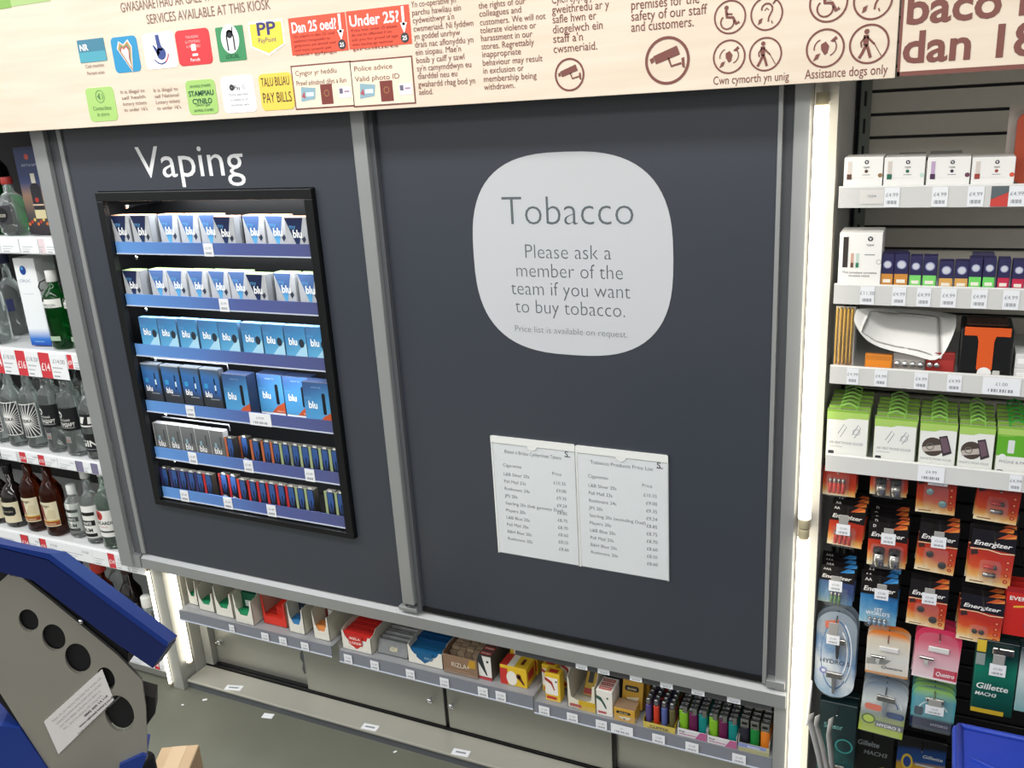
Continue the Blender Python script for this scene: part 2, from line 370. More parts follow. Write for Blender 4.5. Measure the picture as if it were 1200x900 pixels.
# ================================================================== HEADER BOARDS
HY = -.10; M_wood = grain('pale_beech_print', '#dccbb6', '#e5d7c4', 1.2, 14, .5)
hb = thing('header_board', 'long pale wood header board printed with kiosk services, notices and access symbols', 'sign', (0, HY, 1.738))
def loc_(b): return b
hx1 = PX(1048.5, 95, HY)
b = MB(); b.box(-2.3, hx1, 0, .02, 0, .55, M_wood, .001); b.build('board_panel', hb)
def H(u, v): x, z = P(u, v, HY); return x, z-1.738
HYL = -.0008
def htext(b, t, u0, v0, u1, v1, size, m=M_brown, var='b', y=HYL):
    a = H(u0, v0); c = H(u1, v1); b.ft(t, a[0], (a[1]+c[1])/2, size, y, m, width=c[0]-a[0], var=var)
def hs(u, v, px): return abs(H(u, v)[1]-H(u, v-px)[1])
# service headline
b = MB(); br2 = C('#8a6a60', .6)
htext(b, 'GWASANAETHAU AR GAEL YN Y CIOSG HWN', 141, 8, 309, 0, hs(200, 20, 17), br2, 'r'); htext(b, 'SERVICES AVAILABLE AT THIS KIOSK', 172, 25, 318, 14, hs(250, 20, 17), br2, 'r')
b.build('headline_lettering', hb)
b = MB(); a = H(0, 11); b.rect(a[0]-.3, H(14, 9)[0], a[1]+.0, a[1]+.05, HYL, C('#7fae4d')); b.rect(H(14, 9)[0], H(60, 4)[0], H(40, 4)[1], H(40, 4)[1]+.05, HYL, C('#a9c77e')); b.build('green_banner', hb)
# badges, each a flat printed label
def badge(u0, v0, u1, v1, col, r=.011, name='service_badge'):
    """u0,v0 = lower left, u1,v1 = upper right"""
    a = H(u0, v0); c = H(u1, v1); x0, x1 = a[0], c[0]; z0, z1 = a[1], c[1]
    b = MB(); b.rrect(x0, x1, z0, z1, r, -.0009, C(col), .0009); return b, x0, x1, z0, z1
def words(b, lines, x0, x1, zt, lead, size, m, y=-.0016, var='r'):
    for i, t in enumerate(lines): b.ft(t, (x0+x1)/2, zt-lead*i, size, y, m, align='c', var=var)
Y2 = -.0014; Wt = C('#ffffff')
b, x0, x1, z0, z1 = badge(95, 74, 121, 44, '#3f7f97', .002); b.rect(x0, x1, z0, z0+(z1-z0)*.45, Y2, C('#4ea3b6')); b.ft('NR', x0+.006, z1-.024, .020, Y2-.0002, Wt, var='b'); words(b, ['Cash machine', 'Peiriant arian'], x0, x1, z0-.012, .016, .011, br2); b.build('service_badge', hb)
b, x0, x1, z0, z1 = badge(136.5, 86, 159, 41, '#2b93c4'); cx, cz = (x0+x1)/2, (z0+z1)/2
for j, cc in enumerate(('#e8e6e2', '#d98a4a', '#5fa37a', '#c8403f', '#f3f1ee')):
    s_ = 1-.13*j; b.fpoly([(cx-.024*s_, cz+.014*s_), (cx-.016*s_, cz+.030*s_), (cx-.002, cz+.022*s_), (cx+.014*s_, cz+.032*s_), (cx+.024*s_, cz+.016*s_), (cx+.018*s_, cz-.018*s_), (cx+.014, cz-.040+.002*j)], Y2-.0001*j, C(cc))
b.build('service_badge', hb)
b, x0, x1, z0, z1 = badge(173, 82, 203, 36, '#fbfbfb'); cx, cz = (x0+x1)/2, (z0+z1)/2; bl = C('#3b4c8c')
b.disc(cx+.003, cz-.006, .014, Y2, bl, 16); b.fpoly([(cx-.006, cz), (cx+.010, cz), (cx-.002, cz+.034), (cx-.008, cz+.033)], Y2, bl); b.fpoly([(cx-.004, cz+.006), (cx+.006, cz+.004), (cx+.003, cz+.033), (cx-.001, cz+.035)], Y2-.0001, bl); b.fpoly([(cx-.020, cz+.012), (cx-.008, cz-.012), (cx, cz-.004), (cx-.016, cz+.013)], Y2, bl)
b.ring(cx, cz-.004, .024, .003, Y2, bl, 14, 215, 300); b.ring(cx, cz-.004, .024, .003, Y2, C('#c9465f'), 10, 300, 350); b.build('service_badge', hb)
b, x0, x1, z0, z1 = badge(211, 78, 244, 32, '#d8393f'); words(b, ['TALIADAU', 'LLYTHYRAU', 'A PHARSELI'], x0, x1, z1-.018, .010, .008, C('#f3c9c6')); b.rrect((x0+x1)/2-.007, (x0+x1)/2+.007, z0+.030, z0+.044, .003, Y2, Wt); b.rect((x0+x1)/2-.006, (x0+x1)/2+.010, z0+.019, z0+.024, Y2, Wt); words(b, ['Parcels'], x0, x1, z0+.008, .01, .010, Wt); b.build('service_badge', hb)
b, x0, x1, z0, z1 = badge(258, 73, 284, 29, '#3f8f5c', .003); cx, cz = (x0+x1)/2, (z0+z1)/2+.010; b.disc(cx, cz, .025, Y2, Wt, 24, .030); kk = C('#20232a')
b.stroke([(cx-.008, cz-.024), (cx-.009, cz+.006), (cx-.003, cz+.016), (cx+.006, cz+.014), (cx+.010, cz+.004), (cx+.010, cz-.024)], .004, Y2-.0002, kk); b.disc(cx, cz+.010, .009, Y2-.0002, kk, 12); b.stroke([(cx+.008, cz+.01), (cx+.009, cz+.024)], .003, Y2-.0002, kk); words(b, ['LOCAL'], x0, x1, z0+.006, .01, .012, C('#1d4d33')); b.build('service_badge', hb)
a = H(296, 66); c = H(331, 22); x0, x1 = a[0], c[0]; z0, z1 = a[1], c[1]; b = MB(); b.prism([(x0, z0+.018), ((x0+x1)/2, z0-.002), (x1, z0+.018), (x1, z1), (x0, z1)], -.0009, 0, Wt); g = .004
b.fpoly([(x0+g, z0+.020), ((x0+x1)/2, z0+.003), (x1-g, z0+.020), (x1-g, z1-g), (x0+g, z1-g)], Y2, C('#f1d64f')); b.ft('PP', (x0+x1)/2, z0+.040, .036, Y2-.0002, C('#3d3a78'), align='c', var='b', width=.052); words(b, ['PayPoint'], x0, x1, z0+.025, .01, .014, C('#3d3a78')); b.build('service_badge', hb)
# lower row
b, x0, x1, z0, z1 = badge(107, 143, 132, 101, '#a8cf76'); cx, cz = (x0+x1)/2, (z0+z1)/2; gd = C('#5e8a52'); b.ring(cx, cz+.018, .014, .0015, Y2, gd); b.fpoly([(cx-.010, cz+.018), (cx, cz+.027), (cx, cz+.009)], Y2, gd); b.ring(cx+.003, cz+.018, .006, .002, Y2, gd, 8, -70, 70); words(b, ['Contactless', 'in store'], x0, x1, z0+.026, .014, .013, gd); b.build('service_badge', hb)
b, x0, x1, z0, z1 = badge(223, 135, 251, 92, '#a3cc72'); gd = C('#2f5b45'); words(b, ['SAVINGS STAMPS'], x0, x1, z1-.016, .01, .008, gd); words(b, ['STAMPIAU', 'CYNILO'], x0, x1, z1-.034, .017, .016, gd, var='b'); words(b, ['Dewch i gael', 'SAVING STAMPS'], x0, x1, z0+.018, .012, .008, gd); b.build('service_badge', hb)
b, x0, x1, z0, z1 = badge(264, 133, 296, 87, '#fdfdfd'); b.ring((x0+x1)/2-.016, z1-.024, .004, .006, Y2, M_ink, 10); b.ft('Pay', (x0+x1)/2-.010, z1-.029, .013, Y2, M_ink); b.ft('G', (x0+x1)/2+.013, z1-.029, .013, Y2, M_grey); words(b, ['Mobile payments', 'accepted at all', 'checkouts here'], x0, x1, z0+.036, .011, .0085, M_grey); b.build('service_badge', hb)
b, x0, x1, z0, z1 = badge(308, 130, 341, 84, '#efcf57'); b.ft('TALU BILIAU', (x0+x1)/2, z0+.050, .026, Y2, C('#4a3c30'), align='c', width=(x1-x0)*.86); b.ft('PAY BILLS', (x0+x1)/2, z0+.016, .030, Y2, C('#4a3c30'), align='c', width=(x1-x0)*.88); b.build('service_badge', hb)
for c_, ls in enumerate((('It is illegal to', 'sell health', 'lottery tickets', "to under 16's"), ('It is illegal to', 'sell National', 'Lottery tickets', "to under 16's"))):
    b = MB()
    for i, t in enumerate(ls): htext(b, t, 141.5+38.5*c_+1.5*i, 110-2*c_+7*i, 170+39*c_+1.2*i, 108-2*c_+7*i, .0115, br2, 'r')
    b.build('small_print', hb)
# red age notices with a white arrow
def agenote(u0, v0, u1, v1, t, lines, au):
    a = H(u0, v0); c = H(u1, v1); x0, x1 = a[0], c[0]; z0, z1 = a[1], c[1]; W, Hh = x1-x0, z1-z0; b = MB(); b.box(x0, x1, -.0009, 0, z0, z1, C('#e2583f'))
    b.ft(t, x0+.006, z1-.029, .029, Y2, Wt, width=W*.80, var='b'); dk = C('#9a3528')
    for i, l in enumerate(lines): b.ft(l, x0+.008, z1-.039-.0090*i, .0075, Y2, dk, width=W*(.74-.09*(i % 2)))
    ax = x1-W*.10; b.rect(ax-.003, ax+.003, z0+.035, z1-.002, Y2, Wt); b.fpoly([(ax-.008, z0+.040), (ax, z0+.020), (ax+.008, z0+.040)], Y2, Wt); b.disc(ax, z0+.012, .0095, Y2, C('#3c3c40'), 16); b.ft('25', ax, z0+.008, .011, Y2-.0002, Wt, align='c', var='b'); b.build('age_notice', hb)
agenote(343, 65, 404, 14, 'Dan 25 oed?', ["Os ydych o dan 25 oed", "peidiwch tramgwyddo os", "gofynnwn am brawf oed", "wrth brynu cynnyrch sydd", "wedi'i gyfyngu"], 0)
agenote(410, 58, 479, 5, 'Under 25?', ['If you look under 25 please', "do not be offended if we", 'ask you for proof of age', 'when you buy age restricted', 'products'], 0)
def idnote(u0, v0, u1, v1, l1, l2):
    a = H(u0, v0); c = H(u1, v1); x0, x1 = a[0], c[0]; z0, z1 = a[1], c[1]; W = x1-x0; b = MB(); b.box(x0, x1, -.0006, 0, z0, z1, M_brown); b.box(x0+.003, x1-.003, -.001, 0, z0+.003, z1-.003, C('#f0dfc8'))
    b.ft(l1, x0+.010, z1-.021, .0145, Y2, M_brown, width=W*(.62 if len(l1) < 15 else .7)); b.ft(l2, x0+.010, z1-.041, .0145, Y2, M_brown, width=W*(.72 if len(l2) < 16 else .84))
    q = x0+W*.12; b.fpoly([(q, z0+.016), (q+.036, z0+.020), (q+.040, z0+.042), (q+.003, z0+.046)], Y2, C('#8fb0bd')); b.fpoly([(q+.002, z0+.026), (q+.012, z0+.022), (q+.010, z0+.036)], Y2-.0002, C('#b5545a')); b.rect(q+.014, q+.034, z0+.026, z0+.034, Y2-.0002, C('#dfe9ec'))
    q = x0+W*.46; b.rect(q, q+.030, z0+.008, z0+.048, Y2, C('#7c3b35')); b.ring(q+.015, z0+.030, .006, .0015, Y2-.0002, C('#a97a4f'))
    q = x0+W*.76; b.rect(q, q+.030, z0+.018, z0+.040, Y2, C('#e9dde6')); b.rect(q+.002, q+.010, z0+.027, z0+.037, Y2-.0002, C('#6b6a7c')); b.rect(q+.014, q+.026, z0+.029, z0+.032, Y2-.0002, C('#a98aa0')); b.build('identity_notice', hb)
idnote(347, 129, 411, 71, 'Cyngor yr heddlu', 'Prawf adnabod dilys a llun'); idnote(415, 126, 483, 65, 'Police advice', 'Valid photo ID')
# paragraphs
b = MB()
for i, (t, u1) in enumerate((("Yn co-operative yn", 535), ('parchu hawliau ein', 541), ("cydweithwyr a'n", 533), ('cwsmeriaid. Ni fyddwn', 555.5), ('yn goddef unrhyw', 539.5), ('drais nac aflonyddu yn', 555.5), ("ein siopau. Mae'n", 541), ('bosib y caiff y sawl', 545), ("sy'n camymddwyn eu", 553), ('diarddel neu eu', 536.5), ('gwahardd rhag bod yn', 557.5), ('aelod.', 508))):
    htext(b, t, 482+.85*i, 7.5+9.45*i, u1, 7.5+9.45*i-(u1-482)*.058, .0162, M_brown, 'r')
b.build('welsh_lettering', hb)
b = MB()
for i, (t, u1) in enumerate((('the rights of our', 616), ('colleagues and', 611.5), ('customers. We will not', 639.5), ('tolerate violence or', 628.5), ('harassment in our', 624), ('stores. Regrettably', 626), ('inappropriate', 611), ('behaviour may result', 636), ('in exclusion or', 614), ('membership being', 629), ('withdrawn.', 604))):
    htext(b, t, 561+.65*i, 9+9.65*i, u1, 9+9.65*i-(u1-561)*.058, .0162, M_brown, 'r')
b.build('english_lettering', hb)
b = MB()
for i, (t, u1) in enumerate((('Cylch cyfyng yn', 699), ('gweithredu ar y', 714), ('safle hwn er', 699), ('diogelwch ein', 707), ("staff a'n", 684), ('cwsmeriaid.', 700.5))): htext(b, t, 646.5+.4*i, 3+11.7*i, u1, 3+11.7*i-(u1-647)*.056, .0205, M_brown, 'r')
b.build('welsh_lettering', hb)
b = MB()
for i, (t, u1) in enumerate((('CCTV is used on these', 834), ('premises for the', 820), ('safety of our staff', 828), ('and customers.', 813.5))): htext(b, t, 739+.2*i, -3.5+13.2*i, u1, -3.5+13.2*i-(u1-739)*.054, .0235, M_brown, 'r')
b.build('english_lettering', hb)
# camera symbols
def cctv(u, v, rpx):
    c = H(u, v); r = hs(u, v, rpx)/1.0; b = MB(); b.ring(c[0], c[1], r*.93, r*.12, HYL, M_brown, 40)
    def q(x, z): return (c[0]+x*r, c[1]+z*r)
    b.fpoly([q(-.62, .22), q(.42, .58), q(.56, .22), q(-.50, -.12)], HYL, M_brown); b.fpoly([q(-.78, .10), q(-.62, .18), q(-.56, -.02), q(-.72, -.08)], HYL, M_brown)
    b.stroke([q(.05, .10), q(.18, -.24), q(.62, -.14)], r*.09, HYL, M_brown); b.fpoly([q(.62, .05), q(.74, .10), q(.78, -.36), q(.66, -.30)], HYL, M_brown); b.build('camera_symbol', hb)
cctv(667.5, 87.5, 20); cctv(782, 71, 29)
# access symbols
def access(u, v, rpx, kind):
    c = H(u, v); r = hs(u, v, rpx); b = MB(); b.ring(c[0], c[1], r*.94, r*.10, HYL, M_brown, 40); y = HYL
    def q(x, z): return (c[0]+x*r, c[1]+z*r)
    if kind == 0:   # wheelchair
        b.disc(*q(-.22, .55), r*.13, y, M_brown, 12); b.stroke([q(-.24, .42), q(-.18, 0), q(.18, -.03), q(.40, -.42), q(.56, -.30)], r*.17, y, M_brown); b.stroke([q(-.2, .2), q(.15, .15)], r*.10, y, M_brown); b.ring(*q(-.16, -.28), r*.40, r*.09, y, M_brown, 24, 130, 400-30)
    elif kind == 1:  # ear
        b.ring(*q(.02, .26), r*.32, r*.10, y, M_brown, 20, -40, 190); b.stroke([q(.27, .06), q(.14, -.20), q(.10, -.46)], r*.10, y, M_brown); b.fpoly([q(-.52, -.62), q(-.30, -.50), q(-.24, -.22), q(-.46, -.32)], y, M_brown); b.fpoly([q(.40, .50), q(.58, .72), q(.48, .76), q(.32, .56)], y, M_brown); b.stroke([q(.30, -.42), q(.36, -.58)], r*.07, y, M_brown); b.stroke([q(-.12, .18), q(0, .34), q(.12, .2)], r*.06, y, M_brown)
    elif kind == 2:  # signing hands
        b.fpoly([q(-.22, .20), q(.02, .34), q(.20, .10), q(.12, -.26), q(-.02, -.34), q(-.20, -.06)], y, M_brown); b.fpoly([q(-.60, -.62), q(-.34, -.50), q(-.24, -.24), q(-.46, -.30)], y, M_brown); b.fpoly([q(.24, .34), q(.52, .58), q(.62, .44), q(.40, .28)], y, M_brown); b.ring(*q(.10, .06), r*.46, r*.06, y, M_brown, 14, -70, 40); b.ring(*q(-.1, .0), r*.46, r*.06, y, M_brown, 10, 110, 190)
    else:            # walker with cane
        b.disc(*q(-.14, .62), r*.13, y, M_brown, 12); b.stroke([q(-.16, .46), q(-.16, -.05)], r*.26, y, M_brown); b.stroke([q(-.14, -.02), q(-.30, -.40), q(-.46, -.68)], r*.15, y, M_brown); b.stroke([q(-.12, -.02), q(0, -.36), q(.10, -.68)], r*.15, y, M_brown); b.stroke([q(-.12, .38), q(.08, .16), q(.26, -.02)], r*.10, y, M_brown); b.stroke([q(.24, .02), q(.62, -.62)], r*.045, y, M_brown); b.stroke([q(-.2, .38), q(-.40, .1), q(-.36, -.14)], r*.09, y, M_brown)
    b.build('access_symbol', hb)
for (u, v, r, kd) in ((855.5, 20, 20.5, 0), (898.5, 16, 20.5, 1), (854.5, 66.5, 20.5, 2), (897, 63.5, 20.5, 3), (971, 3, 24, 0), (1023, 0, 24, 1), (967, 56.5, 23.5, 2), (1018.5, 51.5, 24, 3)): access(u, v, r, kd)
b = MB(); htext(b, 'Cwn cymorth yn unig', 835.5, 99, 924.5, 94, .0195, M_brown, 'r'); htext(b, 'Assistance dogs only', 943, 93, 1040, 86, .0215, M_brown, 'r'); b.build('access_lettering', hb)
# right-hand board
hb2 = thing('header_board', 'pale wood header board at the right edge with large brown lettering', 'sign', (0, HY-.004, 1.738))
bx0 = PX(1050.5, 95, HY-.004); b = MB(); b.box(bx0, 2.6, 0, .02, .005, .55, M_wood, .001); b.box(bx0, 2.6, -.0006, .02, .002, .009, M_brown); b.box(bx0, bx0+.004, -.0006, .02, .002, .55, M_brown); b.build('board_panel', hb2)
b = MB()
a = H(1060, 31); b.ft('baco i unrhyw un', a[0], a[1]+.003, .066, HYL, M_brown, var='b', xs=1.06); a = H(1056, 74); b.ft('dan 18 oed', a[0], a[1], .066, HYL, M_brown, var='b', xs=1.06); b.build('large_lettering', hb2)
# ================================================================== STRIP LIGHTS
M_tube = mat('lit_tube', '#fff6e4', .3, emit=3.6)
M_cap = mat('tube_cap', '#b3a98a', .4)
def strip(x, y, z0, z1, r, label, capz=.022, group='strip lights on the kiosk sides'):
    t = thing('strip_light', label, 'light', (x, y, z0), group)
    b = MB(); b.lathe([(r, capz), (r, z1-z0-capz)], M_tube, (0, 0, 0), 16); b.build('tube', t)
    for z in (0, z1-z0-capz):
        b = MB(); b.lathe([(r*.8, z), (r*.85, z+.002), (r*.85, z+capz-.002), (r*.8, z+capz)], M_cap, n=16); b.box(-r*.6, r*.6, r*.5, max(r*.6, .0355-y), z+capz*.2, z+capz*.8, M_cap); b.build('end_cap', t)
    return t
zc = PZ(940, 618, -.006)
strip(.7075, -.006, zc, PZ(967, 108, -.006), .0125, 'long upper fluorescent strip light between the silver pilaster and the vape shelves')
strip(.7075, -.006, .03, zc-.002, .0125, 'lower fluorescent strip light beside the lighter tray, below the join')
strip(-1.157, .03, .085, .436, .009, 'short fluorescent strip light inside the kiosk at the left end of the tray', .008)
strip(-1.2225, -.004, .01, .431, .005, 'thin bright strip light along the left edge of the lower left post', .008)
# ================================================================== LEFT BAY: SPIRIT SHELVES
lb = thing('spirits_bay', 'white metal shelving bay of spirit bottles left of the kiosk', 'shelving', (0, 0, 0))
LX0, LX1 = -2.5, -1.241
b = MB(); b.box(LX0, LX1, .40, .42, 0, 2.1, mat('dark_bay_back', '#2b2a2a', .6, noise=.2)); b.build('back_panel', lb)
b = MB(); b.box(LX1, LX1+.008, .03, .38, .0, 2.1, M_dsteel); b.box(LX0-.02, LX0, .0, .42, 0, 2.1, M_dsteel); b.build('side_panel', lb)
b = MB(); b.box(LX0, LX1, .03, .40, 0, .075, M_steel, .002); b.build('base_unit', lb)
M_lab_red = C('#cf3a44')
def lshelf(zt, zb, tickets, LX1=-1.262):
    b = MB(); b.box(LX0, -1.241, .004, .40, zt-.022, zt-.004, M_shelfw, .001); b.ext([(LX0, 0, zb), (LX0, 0, zt-.006), (LX0, .006, zt), (LX0, .02, zt), (LX0, .02, zt-.010), (LX0, .008, zb)], (LX1-LX0, 0, 0), M_shelfw); s = b.build('shelf', lb)
    for t in tickets:
        x0, x1, za, zc_, col = t[:5]; b = MB(); b.box(x0, x1, -.0016, -.0006, za, zc_, C(col)); W = x1-x0; Hh = zc_-za
        if col == '#cf3a44': b.ft(t[5], (x0+x1)/2, za+Hh*.3, Hh*.42, -.002, C('#f6e6e6'), align='c', var='b', width=min(W*.8, Hh*1.2))
        elif col != '#7d7894':
            if len(t) > 5: b.ft(t[5], x1-W*.1, za+Hh*.62, Hh*.24, -.002, C('#8b8f95'), align='r')
            b.rect(x0+W*.1, x0+W*.7, za+Hh*.42, za+Hh*.47, -.002, C('#b5b9bf')); b.rect(x0+W*.1, x0+W*.55, za+Hh*.26, za+Hh*.30, -.002, C('#b5b9bf')); b.rect(x0+W*.1, x0+W*.45, za+Hh*.08, za+Hh*.14, -.002, C('#a5a9af'))
        b.build('price_ticket', s)
    return s
def px(u, v): return PX(u, v, 0)
w_, r_, pu = '#eef0f1', '#cf3a44', '#7d7894'
lshelf(1.451, 1.402, [(px(-60, 292), px(-24, 292), 1.405, 1.446, w_), (px(-22, 292), px(1, 292), 1.405, 1.446, w_), (px(2, 292), px(23.5, 292), 1.405, 1.446, w_), (px(25, 292), px(46, 292), 1.405, 1.446, w_), (px(47, 292), px(54, 292), 1.405, 1.446, '#e6d3d6'), (px(54, 292), px(72, 292), 1.405, 1.446, w_)])
z0, z1 = 1.027, 1.106
lshelf(1.112, 1.062, [(px(-75, 430), px(-42, 430), z0, z1, w_, '£18.00'), (px(-42, 430), px(-30, 430), z0, z1, r_, '£15'), (px(-30, 430), px(-8, 430), z0, z1, w_, '£17.00'), (px(-7, 425), px(4, 425), z0, z1, r_, '£14'), (px(4, 425), px(20.5, 425), z0, z1, w_, '£18.00'), (px(20.5, 426), px(31.5, 426), z0, z1, r_, '£16'), (px(31.5, 426), px(47.5, 426), z0, z1, w_, '£18.50'), (px(47.5, 428), px(60, 428), z0, z1, r_, '£14'), (px(60, 428), px(79, 428), z0, z1, w_, '£14.00'), (px(80.5, 427), px(86, 427), 1.064, 1.107, r_, '£9'), (px(86, 427), px(103, 427), 1.064, 1.107, w_)])
z0, z1 = .729, .763
lshelf(.767, .726, [(px(-60, 525), px(-28, 525), z0, z1, w_), (px(-27, 530), px(1, 530), z0, z1, w_, '£17.50'), (px(1, 535), px(20, 535), z0, z1, w_), (px(24.5, 538), px(31.5, 538), z0, z1, r_, '£14'), (px(31.5, 539), px(46, 539), z0, z1, w_, '£16.00'), (px(46, 541), px(53, 541), z0, z1, r_, '£12'), (px(53, 542), px(67.5, 542), z0, z1, w_, '£15.00'), (px(69, 546), px(90, 546), z0, z1, w_, '£9.75'), (px(90, 549), px(98.5, 549), z0, z1, pu), (px(98.5, 550), px(108, 550), z0, z1, w_), (px(108, 552), px(116, 552), z0, z1, pu), (px(116, 553), px(126, 553), z0, z1, w_)])
z0, z1 = .405, .455
lshelf(.461, .402, [(px(-5, 625), px(25, 630), z0, z1, w_), (px(25, 632), px(34, 632), z0, z1, r_, '£14'), (px(34, 635), px(48, 637), z0, z1, w_, '£16'), (px(48, 640), px(55, 640), z0, z1, r_, '£15'), (px(56, 643), px(70, 645), z0, z1, w_, '£15.00'), (px(71, 649), px(110, 655), z0, z1, w_, '£15.00'), (px(111, 658), px(129, 662), z0, z1, w_), (px(129, 663), px(137, 665), z0, z1, r_, '£14'), (px(137, 665), px(151, 668), z0, z1, w_, '£15.00'), (px(154, 670), px(171, 673), z0, z1, w_)], -1.241)
z0, z1 = .056, .095
lshelf(.100, .052, [(px(181, 778), px(187, 778), z0, z1, r_, '£8'), (px(187, 780), px(197, 784), z0, z1, w_), (px(150, 765), px(180, 770), z0, z1, w_)], -1.241)
# bottles ---------------------------------------------------------------
def glass(name, h, rough=.04): return mat(name, h, rough, trans=.92, ior=1.33)
G_clear = glass('clear_glass', '#e6eeec'); G_green = glass('green_glass', '#1f8a3c'); G_dark = mat('dark_rum_glass', '#150d0b', .08, coat=.5); G_amber = glass('amber_rum', '#6a2a12'); G_pale = glass('pale_green_glass', '#cfe3d6')
def bottle(x, y, z, label, prof, m, cap=None, capm=None, lab=None, sq=0, group=None, name='spirit_bottle', shoulder=True):
    """prof = [(radius, height)...]; lab = (z0, z1, r, half angle, material, decorations)"""
    t = thing(name, label, 'bottle', (x, y, z), group)
    MB().lathe(prof, m, n=28, sq=sq).build('glass_body', t)
    if cap: b = MB(); b.lathe([(cap[0]*.96, cap[1]), (cap[0], cap[1]+.002), (cap[0], cap[2]-.002), (cap[0]*.94, cap[2])], capm, n=20); b.build('cap', t)
    for L in (lab or []):
        z0, z1, r, ha, mm, deco = L; b = MB(); yaw = -.25
        def q(a, zz, k=1.0):  # angle in degrees around the bottle; -90 faces the shop
            q_ = math.radians(-90+a+6); return (r*k*math.cos(q_), r*k*math.sin(q_), zz)
        n = 16; V = []; F = []
        for i in range(n+1): a = -ha+2*ha*i/n; V += [q(a, z0), q(a, z1)]
        b.add(V, [(2*i, 2*i+2, 2*i+3, 2*i+1) for i in range(n)], mm, True)
        for d in deco:
            if d[0] == 'band':
                V = []
                for i in range(n+1): a = d[1]+(d[2]-d[1])*i/n; V += [q(a, d[3], 1.012), q(a, d[4], 1.012)]
                b.add(V, [(2*i, 2*i+2, 2*i+3, 2*i+1) for i in range(n)], d[5])
            elif d[0] == 'txt':
                V2, F2, W = text_geo(d[1], d[6] if len(d) > 6 else 'b'); k = d[3]; kx = d[4]/max(W, .01)
                b.add([q(math.degrees(((vx-W/2)*kx)/r), d[2]+vz*k, 1.02) for vx, vz in V2], F2, d[5])
            elif d[0] == 'poly':
                wrap(b, q, d[1], r, d[2], 1.012 if len(d) < 4 else d[3])
            elif d[0] == 'rays':
                cz = (z0+z1)/2
                for i in range(30):
                    a = 2*math.pi*i/30; da = .085; hw, hz = math.radians(ha)*r*.95, (z1-z0)/2*.95
                    def edge(an): s_ = min(hw/max(1e-6, abs(math.cos(an))), hz/max(1e-6, abs(math.sin(an)))); return s_*math.cos(an), s_*math.sin(an)
                    r0 = .020; p = [(r0*math.cos(a), r0*.55*math.sin(a)), edge(a-da), edge(a+da)]
                    wrap(b, q, [(u_, cz+w__) for u_, w__ in p], r, d[1], 1.012)
        b.build('label', t)
    return t
def wrap(b, q, pts, r, m, k):
    """a printed shape laid round the bottle"""
    t = bmesh.new(); t.faces.new([t.verts.new((x, 0, z)) for x, z in pts]); bmesh.ops.triangulate(t, faces=t.faces[:])
    for _ in range(2):
        long_ = [e for e in t.edges if abs(e.verts[0].co.x-e.verts[1].co.x) > .006]
        if long_: bmesh.ops.subdivide_edges(t, edges=long_, cuts=2); bmesh.ops.triangulate(t, faces=t.faces[:])
    t.verts.index_update(); b.add([q(math.degrees(v.co.x/r), v.co.z, k) for v in t.verts], [[v.index for v in f.verts] for f in t.faces], m); t.free()
def circ2(cx, cz, r, n=14, k=1): return [(cx+r*math.cos(2*math.pi*i/n), cz+k*r*math.sin(2*math.pi*i/n)) for i in range(n)]
def prof(r, hb, hs, rn, ht): return [(r*.86, 0), (r, .006), (r, hb), (r*.93, hb+(hs-hb)*.35), (r*.6, hb+(hs-hb)*.75), (rn, hs), (rn, ht)]
K = M_ink; Kb = C('#16171a'); Wl = C('#e9e9e4'); Cr = C('#ddd3b4')
# fourth shelf: rums (bottle foot measured on the shelf)
def foot(u, v, z):
    d = ray(u, v); t = (z-CAM.z)/d.z; q = CAM+d*t; return q.x, q.y
ZS = [1.4512, 1.1122, .7672, .4612, .1002]
def fy(u, v, zs, y=None):
    x, yy_ = foot(u, v, zs); y = min(max(yy_, .055), .2) if y is None else y; return PX(u, v, y), y
def put(u, v, row, y): x = PX(u, v, y); return x, y, ZS[row]
x, y, z = put(26, 622, 3, .055)
kl = lambda: [(.018, .092, .0405, 62, Cr, [('poly', [(-.031, .050), (-.024, .044), (.024, .044), (.031, .050), (.031, .070), (.024, .077), (-.024, .077), (-.031, .070)], Kb), ('txt', 'KRAKEN', .056, .009, .046, C('#b9b09a'), 'r')])]
bottle(x, y, z, 'squat black rum bottle with a cream label and black plaque on the fourth shelf', prof(.0395, .10, .150, .013, .20), G_dark, (.015, .185, .215), M_black, kl())
bottle(x-.088, y+.004, z, 'black rum bottle cut off by the left edge on the fourth shelf', prof(.0395, .10, .150, .013, .20), G_dark, (.015, .185, .215), M_black, kl())
def cap_lab(): return [(.036, .122, .0372, 62, Cr, [('band', -60, 60, .040, .054, C('#9a4a2a')), ('band', -60, 60, .054, .058, C('#caa53e')), ('poly', [(-.026, .060), (-.014, .060), (-.010, .075), (-.006, .060), (-.002, .060), (-.008, .090), (-.006, .100), (-.012, .112), (-.020, .112), (-.026, .098), (-.020, .085)], C('#7e2f2f')), ('txt', 'Morgan', .106, .013, .034, C('#3b2b28'), 'r'), ('txt', 'SPICED GOLD', .043, .008, .052, C('#e8d7a6'), 'b'), ('poly', [(-.004, .064), (.030, .064), (.030, .094), (.012, .098)], C('#cfc3a0'), 1.008)])]
for i, (u, v) in enumerate(((50, 627), (73, 634))):
    x, y, z = put(u, v, 3, .05+.004*(1-i)); bottle(x, y, z, ('amber spiced rum bottle with a picture label, beside the black rum bottle', 'amber spiced rum bottle with a picture label, beside the small white-capped rum')[i], prof(.0365, .140, .195, .014, .255), G_amber, (.0155, .240, .270), M_black, cap_lab(), group='amber rum bottles on the fourth shelf')
